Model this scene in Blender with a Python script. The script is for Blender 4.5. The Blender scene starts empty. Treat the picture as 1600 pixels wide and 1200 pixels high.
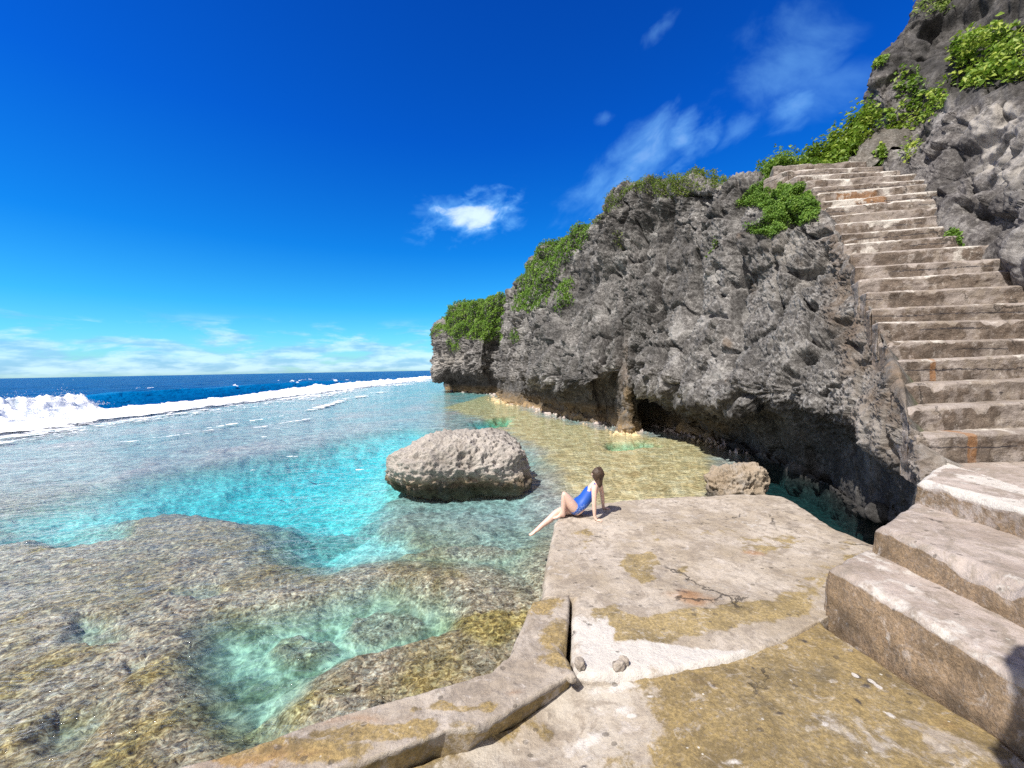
import bpy, math, random
import numpy as np
from mathutils import Vector, Matrix

random.seed(7)
rng = np.random.default_rng(7)
SC = bpy.context.scene
COL = SC.collection
R = math.radians

# ------------------------------------------------------------------ camera model (metres; photo 1600x1200)
F = 650.0
CAM = np.array([0.0, 0.0, 2.2])
PITCH = math.atan(23.5 / F)
ROLL = math.atan(0.01825)
_fwd = np.array([0, math.cos(PITCH), -math.sin(PITCH)])
_r0 = np.array([1.0, 0, 0]); _u0 = np.array([0, math.sin(PITCH), math.cos(PITCH)])
_right = math.cos(ROLL) * _r0 - math.sin(ROLL) * _u0
_up = math.sin(ROLL) * _r0 + math.cos(ROLL) * _u0
WATER_Z = -0.5

def ray(px, py):
    return _fwd + (px - 800) / F * _right - (py - 600) / F * _up
def at(px, py, Y):
    """point that a surveyed direction meets at forward distance Y"""
    d = ray(px, py); return CAM + d * (Y / d[1])
def onz(px, py, z):
    d = ray(px, py); return CAM + d * ((z - CAM[2]) / d[2])
def atcol(px, Y, z):
    """point at forward distance Y and height z in the bearing of column px"""
    py = 600.0
    for _ in range(4):
        p = at(px, py, Y); py += (p[2] - z) * F / Y
    return at(px, py, Y)
def project(P):
    d = P - CAM
    w = d @ _fwd
    return 800 + F * (d @ _right) / w, 600 - F * (d @ _up) / w, w

# ------------------------------------------------------------------ noise
_perm = np.random.default_rng(11).permutation(256).astype(np.int32)
_perm = np.concatenate([_perm, _perm, _perm])
_g = np.random.default_rng(12).normal(size=(256, 3)); _g /= np.linalg.norm(_g, axis=1)[:, None]
_g = _g.astype(np.float32)
def pn(P):
    P = np.asarray(P, np.float32)
    i = np.floor(P).astype(np.int32); f = P - i; i &= 255
    u = f * f * f * (f * (f * 6 - 15) + 10)
    out = 0
    for dx in (0, 1):
        wx = u[:, 0] if dx else 1 - u[:, 0]
        a = _perm[i[:, 0] + dx]
        for dy in (0, 1):
            wy = u[:, 1] if dy else 1 - u[:, 1]
            b = _perm[a + i[:, 1] + dy]
            for dz in (0, 1):
                wz = u[:, 2] if dz else 1 - u[:, 2]
                g = _g[_perm[b + i[:, 2] + dz]]
                d = g[:, 0] * (f[:, 0] - dx) + g[:, 1] * (f[:, 1] - dy) + g[:, 2] * (f[:, 2] - dz)
                out = out + wx * wy * wz * d
    return out * 1.6
def fbm(P, o=4, lac=2.03, gain=0.5):
    a, s, t = 1.0, 0.0, 0.0
    P = np.array(P, np.float32)
    for k in range(o):
        s = s + a * pn(P + 17.3 * k); t += a; a *= gain; P = P * lac
    return s / t
def ridged(P, o=4, gain=0.55):
    a, s, t = 1.0, 0.0, 0.0
    P = np.array(P, np.float32)
    for k in range(o):
        s = s + a * (1 - np.abs(pn(P + 9.1 * k)) * 1.8); t += a; a *= gain; P = P * 2.07
    return s / t
def worley(P):
    """distance to the nearest feature point"""
    P = np.asarray(P, np.float32)
    i = np.floor(P).astype(np.int32); best = np.full(len(P), 9.0, np.float32)
    for dx in (-1, 0, 1):
        for dy in (-1, 0, 1):
            for dz in (-1, 0, 1):
                c = i + np.array([dx, dy, dz], np.int32)
                h = _perm[_perm[_perm[c[:, 0] & 255] + (c[:, 1] & 255)] + (c[:, 2] & 255)]
                q = c + 0.5 + 0.45 * _g[h]
                best = np.minimum(best, ((q - P) ** 2).sum(1))
    return np.sqrt(best)
def facets(P, seed=0):
    """tilted plane inside every cell of a random partition: broken, blocky rock"""
    P = np.asarray(P, np.float32) + seed
    i = np.floor(P).astype(np.int32); best = np.full(len(P), 9.0, np.float32); out = np.zeros(len(P), np.float32)
    for dx in (-1, 0, 1):
        for dy in (-1, 0, 1):
            for dz in (-1, 0, 1):
                c = i + np.array([dx, dy, dz], np.int32)
                h = _perm[_perm[_perm[c[:, 0] & 255] + (c[:, 1] & 255)] + (c[:, 2] & 255)]
                q = c + 0.5 + 0.45 * _g[h]
                dd = ((q - P) ** 2).sum(1); k = dd < best
                best = np.where(k, dd, best)
                out = np.where(k, ((P - q) * _g[(h + 91) & 255]).sum(1) + .55 * _g[(h + 37) & 255, 0], out)
    return out
def smooth(x, a, b):
    t = np.clip((x - a) / (b - a), 0, 1); return t * t * (3 - 2 * t)
def sdf_poly(X, Y, poly):
    """signed distance to a polygon, negative inside"""
    d = np.full(X.shape, 1e9); s = np.zeros(X.shape, bool)
    n = len(poly)
    for k in range(n):
        ax, ay = poly[k]; bx, by = poly[(k + 1) % n]
        ex, ey = bx - ax, by - ay
        wx, wy = X - ax, Y - ay
        t = np.clip((wx * ex + wy * ey) / (ex * ex + ey * ey + 1e-12), 0, 1)
        d = np.minimum(d, (wx - t * ex) ** 2 + (wy - t * ey) ** 2)
        c = ((ay <= Y) != (by <= Y)) & (X < (bx - ax) * (Y - ay) / (by - ay + 1e-12) + ax)
        s ^= c
    d = np.sqrt(d); return np.where(s, -d, d)

# ------------------------------------------------------------------ mesh helpers
def mesh_obj(name, V, faces, mat=None, parent=None, smooth_shade=True, attrs=None):
    me = bpy.data.meshes.new(name)
    V = np.asarray(V, np.float32)
    if isinstance(faces, np.ndarray):
        k = faces.shape[1]
        me.vertices.add(len(V)); me.vertices.foreach_set('co', V.ravel())
        me.loops.add(faces.size); me.loops.foreach_set('vertex_index', faces.astype(np.int32).ravel())
        me.polygons.add(len(faces))
        me.polygons.foreach_set('loop_start', np.arange(0, faces.size, k, dtype=np.int32))
        me.update(calc_edges=True)
    else:
        me.from_pydata(V.tolist(), [], [list(f) for f in faces]); me.update()
    me.polygons.foreach_set('use_smooth', np.full(len(me.polygons), smooth_shade))
    for k, v in (attrs or {}).items():
        a = me.attributes.new(k, 'FLOAT', 'POINT'); a.data.foreach_set('value', np.asarray(v, np.float32))
    me.validate()
    if mat: me.materials.append(mat)
    o = bpy.data.objects.new(name, me); COL.objects.link(o)
    if parent: o.parent = parent
    return o
def grid_faces(nu, nv, off=0, flip=False):
    a = np.arange(nu * nv).reshape(nu, nv)
    q = np.stack([a[:-1, :-1], a[1:, :-1], a[1:, 1:], a[:-1, 1:]], -1).reshape(-1, 4)
    if flip: q = q[:, ::-1]
    return q + off
def grid_normals(P):
    du = np.gradient(P, axis=0); dv = np.gradient(P, axis=1)
    n = np.cross(du, dv); l = np.linalg.norm(n, axis=2, keepdims=True); l[l < 1e-9] = 1
    return n / l
def tag(o, label=None, cat=None, group=None, kind=None):
    if label: o['label'] = label
    if cat: o['category'] = cat
    if group: o['group'] = group
    if kind: o['kind'] = kind
    return o
def empty(name, loc):
    o = bpy.data.objects.new(name, None); COL.objects.link(o); o.location = loc; o.empty_display_size = 0.2
    return o
def resample(pts, n):
    pts = np.asarray(pts, float)
    d = np.r_[0, np.cumsum(np.linalg.norm(np.diff(pts, axis=0), axis=1))]
    t = np.linspace(0, d[-1], n)
    return np.stack([np.interp(t, d, pts[:, k]) for k in range(pts.shape[1])], 1)
def catmull(C, ts):
    """C: (n, ...) control points; ts in [0, n-1]"""
    n = len(C)
    i = np.clip(np.floor(ts).astype(int), 0, n - 2); f = (ts - i)
    sh = (-1,) + (1,) * (C.ndim - 1)
    f = f.reshape(sh)
    p0 = C[np.clip(i - 1, 0, n - 1)]; p1 = C[i]; p2 = C[i + 1]; p3 = C[np.clip(i + 2, 0, n - 1)]
    k = 0.42
    m1 = (p2 - p0) * k; m2 = (p3 - p1) * k
    f2, f3 = f * f, f * f * f
    return (2 * f3 - 3 * f2 + 1) * p1 + (f3 - 2 * f2 + f) * m1 + (-2 * f3 + 3 * f2) * p2 + (f3 - f2) * m2

# ------------------------------------------------------------------ node helper
class NT:
    def __init__(s, name):
        s.m = bpy.data.materials.new(name); s.m.use_nodes = True
        s.t = s.m.node_tree; s.t.nodes.clear()
        s.out = s.t.nodes.new('ShaderNodeOutputMaterial')
    def n(s, typ, ins=None, **props):
        nd = s.t.nodes.new('ShaderNode' + typ)
        for k, v in props.items(): setattr(nd, k, v)
        for k, v in (ins or {}).items(): s.set(nd, k, v)
        return nd
    def set(s, nd, k, v):
        sock = nd.inputs[k]
        if isinstance(v, bpy.types.NodeSocket): s.t.links.new(v, sock)
        elif isinstance(v, bpy.types.Node): s.t.links.new(v.outputs[0], sock)
        else:
            if sock.type == 'RGBA' and len(v) == 3: v = (*v, 1)
            sock.default_value = v
    def math(s, op, a, b=0.0, c=0.0, clamp=False):
        nd = s.t.nodes.new('ShaderNodeMath'); nd.operation = op; nd.use_clamp = clamp
        for k, v in enumerate((a, b, c)): s.set(nd, k, v)
        return nd.outputs[0]
    def pos(s): return s.n('NewGeometry').outputs['Position']
    def scale(s, v, sc):
        nd = s.n('VectorMath', operation='MULTIPLY'); s.set(nd, 0, v); nd.inputs[1].default_value = sc; return nd.outputs[0]
    def noise(s, v, scale, detail=4, rough=0.55, dist=0.0):
        nd = s.n('TexNoise', {'Scale': scale, 'Detail': detail, 'Roughness': rough, 'Distortion': dist}); s.set(nd, 'Vector', v)
        return nd.outputs['Fac']
    def voro(s, v, scale, feature='F1', rnd=1.0):
        nd = s.n('TexVoronoi', {'Scale': scale, 'Randomness': rnd}, feature=feature); s.set(nd, 'Vector', v)
        return nd.outputs['Distance']
    def ramp(s, f, stops, interp='LINEAR'):
        nd = s.n('ValToRGB'); r = nd.color_ramp; r.interpolation = interp
        while len(r.elements) < len(stops): r.elements.new(0.5)
        for e, (p, c) in zip(r.elements, stops):
            e.position = p; e.color = (*c, 1) if not isinstance(c, float) else (c, c, c, 1)
        s.set(nd, 0, f); return nd.outputs[0]
    def mix(s, f, a, b, mode='MIX'):
        nd = s.n('Mix', data_type='RGBA', blend_type=mode)
        s.set(nd, 0, f)
        for k, v in ((6, a), (7, b)): s.set(nd, k, v)
        return nd.outputs[2]
    def attr(s, name): return s.n('Attribute', attribute_name=name).outputs['Fac']
    def step(s, f, a, b):
        nd = s.n('MapRange', {'From Min': a, 'From Max': b}, interpolation_type='SMOOTHSTEP'); s.set(nd, 'Value', f)
        return nd.outputs[0]
    def bump(s, h, strength, dist, normal=None):
        nd = s.n('Bump', {'Strength': strength, 'Distance': dist}); s.set(nd, 'Height', h)
        if normal is not None: s.set(nd, 'Normal', normal)
        return nd.outputs[0]
    def principled(s, col, rough=0.9, normal=None, **kw):
        p = s.n('BsdfPrincipled'); s.set(p, 'Base Color', col); s.set(p, 'Roughness', rough)
        if normal is not None: s.set(p, 'Normal', normal)
        for k, v in kw.items(): s.set(p, k.replace('_', ' '), v)
        s.t.links.new(p.outputs[0], s.out.inputs['Surface']); return p

# ================================================================== materials
def rock_material(name, dark, mid, light, scale=1.0, bump=0.6):
    t = NT(name); p = t.pos()
    big = t.noise(p, 0.55 * scale, 4, 0.6)
    fine = t.noise(t.scale(p, (1, 1, 0.75)), 6.5 * scale, 9, 0.8, 0.5)
    pits = t.voro(p, 9 * scale)
    grain = t.noise(t.scale(p, (1, 1, 0.8)), 17 * scale, 6, 0.75, 0.8)
    fine2 = t.math('ADD', t.math('MULTIPLY', fine, 0.6), t.math('MULTIPLY', grain, 0.4))
    c = t.ramp(fine2, [(0.36, dark), (0.49, mid), (0.64, light)])
    c = t.mix(t.step(big, 0.40, 0.66), c, t.mix(0.65, c, dark), 'MIX')
    c = t.mix(t.math('MULTIPLY', t.step(t.noise(t.scale(p, (1.3, 1.3, 0.16)), 1.0, 6, 0.7, 0.5), 0.53, 0.68), 0.62), c, dark)
    c = t.mix(t.math('MULTIPLY', t.step(t.noise(p, 0.75, 7, 0.72, 0.4), 0.52, 0.66), 0.45), c, light)
    c = t.mix(t.math('MULTIPLY', t.attr('brown'), t.step(t.noise(p, 2.2, 6, 0.7), 0.30, 0.62)), c, (0.215, 0.158, 0.112))
    c = t.mix(t.math('MULTIPLY', t.attr('pale'), t.step(t.noise(p, 3.1, 5, 0.65), 0.36, 0.58)), c, (0.42, 0.385, 0.345))
    c = t.mix(t.math('MULTIPLY', t.attr('gold'), t.step(t.noise(p, 2.6, 5, 0.65), 0.28, 0.55)), c, (0.36, 0.25, 0.13))
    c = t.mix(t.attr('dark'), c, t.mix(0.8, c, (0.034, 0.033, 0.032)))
    c = t.mix(t.attr('dry'), c, (0.115, 0.13, 0.04))
    h = t.math('ADD', t.math('MULTIPLY', fine, 1.0), t.math('MULTIPLY', t.math('MINIMUM', pits, 0.5), 0.7))
    h2 = t.noise(p, 34 * scale, 5, 0.75)
    n = t.bump(h, bump, 0.07 / scale); n = t.bump(grain, bump, 0.035 / scale, n); n = t.bump(h2, bump * 0.8, 0.02 / scale, n)
    t.principled(c, 0.95, n, Specular_IOR_Level=0.2)
    return t.m
M_CLIFF = rock_material('karst_limestone', (0.030, 0.028, 0.027), (0.140, 0.131, 0.124), (0.50, 0.48, 0.455))
M_CRAG = rock_material('crag_limestone', (0.036, 0.033, 0.033), (0.135, 0.123, 0.117), (0.42, 0.395, 0.37))
M_BOULDER = rock_material('boulder_limestone', (0.19, 0.165, 0.14), (0.46, 0.41, 0.36), (0.66, 0.60, 0.54), 1.6, 0.8)

def concrete_material(name, base, base2, algae, spec_white=0.5, brushed=False):
    t = NT(name); p = t.pos()
    n1 = t.noise(p, 1.3, 5, 0.6); n2 = t.noise(p, 7.0, 8, 0.7); n3 = t.noise(p, 45, 5, 0.75)
    c = t.mix(t.step(n1, 0.35, 0.65), base, base2)
    c = t.mix(t.math('MULTIPLY', t.step(t.noise(p, 3.4, 9, 0.74, 1.0), 0.47, 0.60), 0.75), c, (0.30, 0.25, 0.20))
    c = t.mix(t.step(n2, 0.50, 0.66), c, t.mix(0.55, c, (0.20, 0.17, 0.14)))
    nb = t.noise(p, 2.6, 7, 0.68, 0.6)
    a = t.math('ADD', t.math('ADD', t.attr('algae'), t.math('MULTIPLY', t.math('SUBTRACT', n2, 0.5), 1.3)), t.math('MULTIPLY', t.math('SUBTRACT', nb, 0.5), 1.5))
    alg = t.mix(t.step(n3, 0.36, 0.64), algae, tuple(min(1, x * 1.75) for x in algae))
    alg = t.mix(t.step(t.noise(p, 3.3, 5, 0.7), 0.42, 0.68), alg, tuple(x * 0.62 for x in algae))
    c = t.mix(t.math('MULTIPLY', t.math('MULTIPLY', t.step(a, 0.40, 0.62), 0.88), t.math('SUBTRACT', 1.0, t.math('MULTIPLY', t.step(t.noise(p, 28, 5, 0.8), 0.52, 0.64), 0.45))), c, alg)
    rust = t.math('ADD', t.attr('rust'), t.math('MULTIPLY', t.math('SUBTRACT', n2, 0.5), 0.8))
    c = t.mix(t.math('MULTIPLY', t.step(rust, 0.35, 0.95), 0.62), c, (0.36, 0.17, 0.06))
    blk = t.math('ADD', t.attr('black'), t.math('MULTIPLY', t.math('SUBTRACT', n2, 0.5), 1.1))
    c = t.mix(t.math('MULTIPLY', t.step(blk, 0.42, 0.75), 0.85), c, (0.045, 0.042, 0.05))
    wh = t.math('ADD', t.attr('white'), t.math('MULTIPLY', t.math('SUBTRACT', n2, 0.5), 1.3))
    c = t.mix(t.step(wh, 0.45, 0.7), c, (0.62, 0.58, 0.53))
    # barnacle-like pale specks and dark pinholes
    v = t.n('TexVoronoi', {'Scale': 15.0}, feature='F1'); t.set(v, 'Vector', p)
    sp = t.math('MULTIPLY', t.math('LESS_THAN', v.outputs['Distance'], t.math('MULTIPLY', t.math('SUBTRACT', n2, 0.32), 0.55)),
                t.math('GREATER_THAN', t.n('SeparateColor', {0: v.outputs['Color']}).outputs[0], 0.86))
    c = t.mix(t.math('MULTIPLY', sp, spec_white), c, (0.6, 0.57, 0.5))
    v2 = t.n('TexVoronoi', {'Scale': 9.0}, feature='F1'); t.set(v2, 'Vector', t.scale(p, (1, 1.3, 1)))
    pit = t.math('MULTIPLY', t.math('LESS_THAN', v2.outputs['Distance'], t.math('MULTIPLY', n2, 0.36)),
                 t.math('GREATER_THAN', t.n('SeparateColor', {0: v2.outputs['Color']}).outputs[1], 0.72))
    c = t.mix(t.math('MULTIPLY', pit, 0.6), c, (0.09, 0.075, 0.06))
    c = t.mix(t.math('MULTIPLY', t.step(t.noise(p, 15, 6, 0.75, 0.8), 0.55, 0.72), 0.55), c, (0.17, 0.14, 0.115))
    c = t.mix(t.math('MULTIPLY', t.step(t.noise(t.scale(p, (1, 1.2, 1)), 5.0, 7, 0.75, 1.2), 0.54, 0.70), 0.5), c, (0.68, 0.63, 0.59))
    c = t.mix(0.6, c, t.mix(n3, (0.45, 0.44, 0.43), (1.35, 1.33, 1.3)), 'MULTIPLY')
    wv = t.n('VectorMath', operation='ADD'); t.set(wv, 0, p); wnz = t.n('TexNoise', {'Scale': 2.4, 'Detail': 6.0, 'Roughness': 0.7}); t.set(wnz, 'Vector', p)
    wsc = t.n('VectorMath', operation='SCALE'); t.set(wsc, 0, wnz.outputs['Color']); wsc.inputs['Scale'].default_value = 0.5; t.set(wv, 1, wsc.outputs[0])
    ce = t.voro(wv.outputs[0], 0.95, 'DISTANCE_TO_EDGE')
    crack = t.math('MULTIPLY', t.step(ce, 0.016, 0.004), t.step(t.noise(p, 0.8, 3), 0.555, 0.63))
    c = t.mix(t.math('MULTIPLY', crack, 0.8), c, (0.05, 0.042, 0.035))
    h = t.math('SUBTRACT', t.math('ADD', t.math('MULTIPLY', n2, 0.7), t.math('MULTIPLY', n3, 0.5)), t.math('ADD', t.math('MULTIPLY', pit, 0.35), t.math('MULTIPLY', crack, 0.6)))
    if brushed:
        st = t.noise(t.scale(p, (9, 1.0, 14)), 3.0, 4, 0.6)
        h = t.math('ADD', h, t.math('MULTIPLY', st, 0.4))
    nrm = t.bump(h, 0.75, 0.035)
    t.principled(c, 0.9, nrm, Specular_IOR_Level=0.25)
    return t.m
M_PLAT = concrete_material('weathered_concrete', (0.54, 0.475, 0.40), (0.385, 0.32, 0.24), (0.26, 0.195, 0.085))
M_NEAR = concrete_material('algae_concrete', (0.53, 0.48, 0.41), (0.40, 0.33, 0.25), (0.215, 0.155, 0.06), 0.9)
M_KERB = concrete_material('kerb_concrete', (0.50, 0.44, 0.375), (0.36, 0.30, 0.235), (0.25, 0.18, 0.07))
M_STEP = concrete_material('step_concrete', (0.39, 0.34, 0.31), (0.265, 0.225, 0.20), (0.13, 0.10, 0.078), 0.5, True)
M_BLOCK = concrete_material('block_concrete', (0.50, 0.43, 0.385), (0.35, 0.285, 0.24), (0.21, 0.145, 0.085), 0.6)

def leaf_material(name, c1, c2, c3):
    t = NT(name)
    tint = t.attr('tint')
    c = t.ramp(tint, [(0.0, c1), (0.55, c2), (1.0, c3)])
    p = t.principled(c, 0.55, None, Specular_IOR_Level=0.35)
    tr = t.n('BsdfTranslucent'); t.set(tr, 'Color', t.mix(0.5, c, (0.25, 0.45, 0.04)))
    mx = t.n('MixShader', {0: 0.28}); t.set(mx, 1, p.outputs[0]); t.set(mx, 2, tr.outputs[0])
    t.t.links.new(mx.outputs[0], t.out.inputs['Surface'])
    return t.m
M_MAT = leaf_material('creeper_leaves', (0.06, 0.12, 0.017), (0.145, 0.27, 0.035), (0.29, 0.41, 0.075))
M_LEAF = leaf_material('broad_leaves', (0.06, 0.12, 0.018), (0.17, 0.28, 0.03), (0.40, 0.46, 0.08))
M_GRASS = leaf_material('grass_blades', (0.08, 0.13, 0.024), (0.19, 0.26, 0.05), (0.36, 0.36, 0.12))
def plain(name, col, rough=0.6, **kw):
    t = NT(name); t.principled(col, rough, None, **kw); return t.m
t = NT('twig_bark'); p = t.pos(); t.principled(t.mix(t.noise(p, 30, 4), (0.10, 0.075, 0.05), (0.24, 0.19, 0.14)), 0.9); M_TWIG = t.m

# sea bed: pale sand, brown-mauve reef crust, yellow weed, golden shelf
t = NT('reef_bed'); p = t.pos()
nA = t.noise(p, 2.6, 7, 0.7, 0.5); nB = t.noise(p, 15, 8, 0.76, 1.0); nC = t.noise(p, 0.9, 4, 0.6)
reef = t.ramp(nB, [(0.36, (0.06, 0.038, 0.022)), (0.45, (0.28, 0.195, 0.125)), (0.53, (0.55, 0.415, 0.295)), (0.63, (0.92, 0.80, 0.62))])
reef = t.mix(t.math('MULTIPLY', t.step(nC, 0.42, 0.62), 0.55), reef, t.mix(t.step(nB, .3, .7), (0.10, 0.06, 0.018), (0.50, 0.35, 0.11)))
reef = t.mix(t.math('MULTIPLY', t.step(nA, 0.54, 0.66), 0.45), reef, (0.16, 0.11, 0.10))
vv = t.voro(t.scale(p, (1, 1, 0.2)), 26, 'F1')
reef = t.mix(t.math('MULTIPLY', t.step(vv, 0.42, 0.12), 0.45), reef, (0.55, 0.50, 0.40))
weed = t.ramp(nB, [(0.36, (0.05, 0.035, 0.012)), (0.48, (0.30, 0.20, 0.06)), (0.62, (0.78, 0.60, 0.24))])
sand = t.ramp(nB, [(0.3, (0.55, 0.53, 0.45)), (0.52, (0.80, 0.78, 0.70)), (0.75, (0.93, 0.91, 0.85))])
sand = t.mix(t.math('MULTIPLY', t.step(nA, 0.54, 0.70), 0.55), sand, (0.22, 0.21, 0.15))
gold = t.ramp(t.noise(p, 2.2, 9, 0.74, 0.8), [(0.34, (0.40, 0.28, 0.13)), (0.5, (0.68, 0.52, 0.28)), (0.68, (0.90, 0.77, 0.52))])
sand = t.mix(t.attr('near'), sand, t.mix(0.88, sand, t.mix(t.step(nA, .36, .60), (0.18, 0.185, 0.09), (0.68, 0.67, 0.49))))
c = t.mix(t.attr('sand'), reef, sand)
c = t.mix(t.attr('weed'), c, weed)
c = t.mix(t.attr('gold'), c, gold)
c = t.mix(t.attr('flat'), c, t.mix(t.step(nA, .3, .7), (0.26, 0.21, 0.24), (0.80, 0.72, 0.68)))
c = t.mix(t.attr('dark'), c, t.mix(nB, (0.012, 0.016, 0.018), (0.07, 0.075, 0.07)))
nrm = t.bump(nB, 0.7, 0.022)
t.principled(c, 0.95, nrm, Specular_IOR_Level=0.0)
M_BED = t.m

# clear lagoon water: rippled thin surface, absorbing body
t = NT('lagoon_water'); p = t.pos()
w1 = t.noise(t.scale(p, (0.75, 1.25, 1)), 1.1, 4, 0.6, 0.6)
w2 = t.noise(t.scale(p, (0.8, 1.3, 1)), 5.5, 5, 0.65, 0.9)
h = t.math('ADD', t.math('MULTIPLY', w1, 1.0), t.math('MULTIPLY', w2, 0.26))
nrm = t.bump(h, 1.0, 0.10)
# caustic light net painted into the surface's transmission colour
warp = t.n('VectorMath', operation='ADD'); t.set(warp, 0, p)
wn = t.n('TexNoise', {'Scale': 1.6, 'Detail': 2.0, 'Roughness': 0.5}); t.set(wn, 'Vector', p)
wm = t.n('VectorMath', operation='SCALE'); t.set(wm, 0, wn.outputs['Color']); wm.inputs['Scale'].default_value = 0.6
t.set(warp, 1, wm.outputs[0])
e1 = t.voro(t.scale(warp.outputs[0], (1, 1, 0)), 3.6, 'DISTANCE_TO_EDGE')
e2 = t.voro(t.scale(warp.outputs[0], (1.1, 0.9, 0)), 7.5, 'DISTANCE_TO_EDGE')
caustic_net = t.math('ADD', t.math('MULTIPLY', t.step(e1, 0.11, 0.0), 0.55), t.math('MULTIPLY', t.step(e2, 0.13, 0.0), 0.45))
tcol = t.ramp(caustic_net, [(0.0, (0.66, 0.68, 0.69)), (0.5, (1.0, 1.0, 1.0)), (1.0, (1.0, 1.0, 1.0))])
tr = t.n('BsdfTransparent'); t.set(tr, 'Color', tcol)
gl = t.n('BsdfGlossy', {'Roughness': 0.06}); t.set(gl, 'Color', (1, 1, 1)); t.set(gl, 'Normal', nrm)
fr = t.n('Fresnel', {'IOR': 1.33}); t.set(fr, 'Normal', nrm)
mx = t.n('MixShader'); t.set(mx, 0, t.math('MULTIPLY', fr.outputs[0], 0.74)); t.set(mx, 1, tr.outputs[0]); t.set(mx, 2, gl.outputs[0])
t.t.links.new(mx.outputs[0], t.out.inputs['Surface'])
ab = t.n('VolumeAbsorption', {'Density': 1.0}); t.set(ab, 'Color', (0.50, 0.945, 0.982))
ABSORB = ab
t.t.links.new(ab.outputs[0], t.out.inputs['Volume'])
M_WATER = t.m

# open ocean
t = NT('deep_sea'); p = t.pos()
w1 = t.noise(t.scale(p, (1.0, 0.55, 1)), 0.22, 5, 0.6, 0.5); w2 = t.noise(t.scale(p, (1, 0.6, 1)), 1.3, 4, 0.6)
nrm = t.bump(t.math('ADD', w1, t.math('MULTIPLY', w2, 0.25)), 1.0, 1.6)
c = t.mix(t.attr('shoal'), t.mix(t.step(w1, 0.4, 0.65), (0.0, 0.022, 0.115), (0.0, 0.05, 0.21)), (0.0, 0.13, 0.33))
t.principled(c, 0.25, nrm, IOR=1.33, Specular_IOR_Level=0.28)
M_SEA = t.m
t = NT('white_foam'); p = t.pos()
n1 = t.noise(p, 1.5, 6, 0.7)
nrm = t.bump(n1, 0.8, 0.3)
t.principled(t.mix(t.step(n1, 0.30, 0.55), (0.72, 0.80, 0.84), (0.93, 0.94, 0.95)), 0.85, nrm, Specular_IOR_Level=0.1)
M_FOAM = t.m
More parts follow.
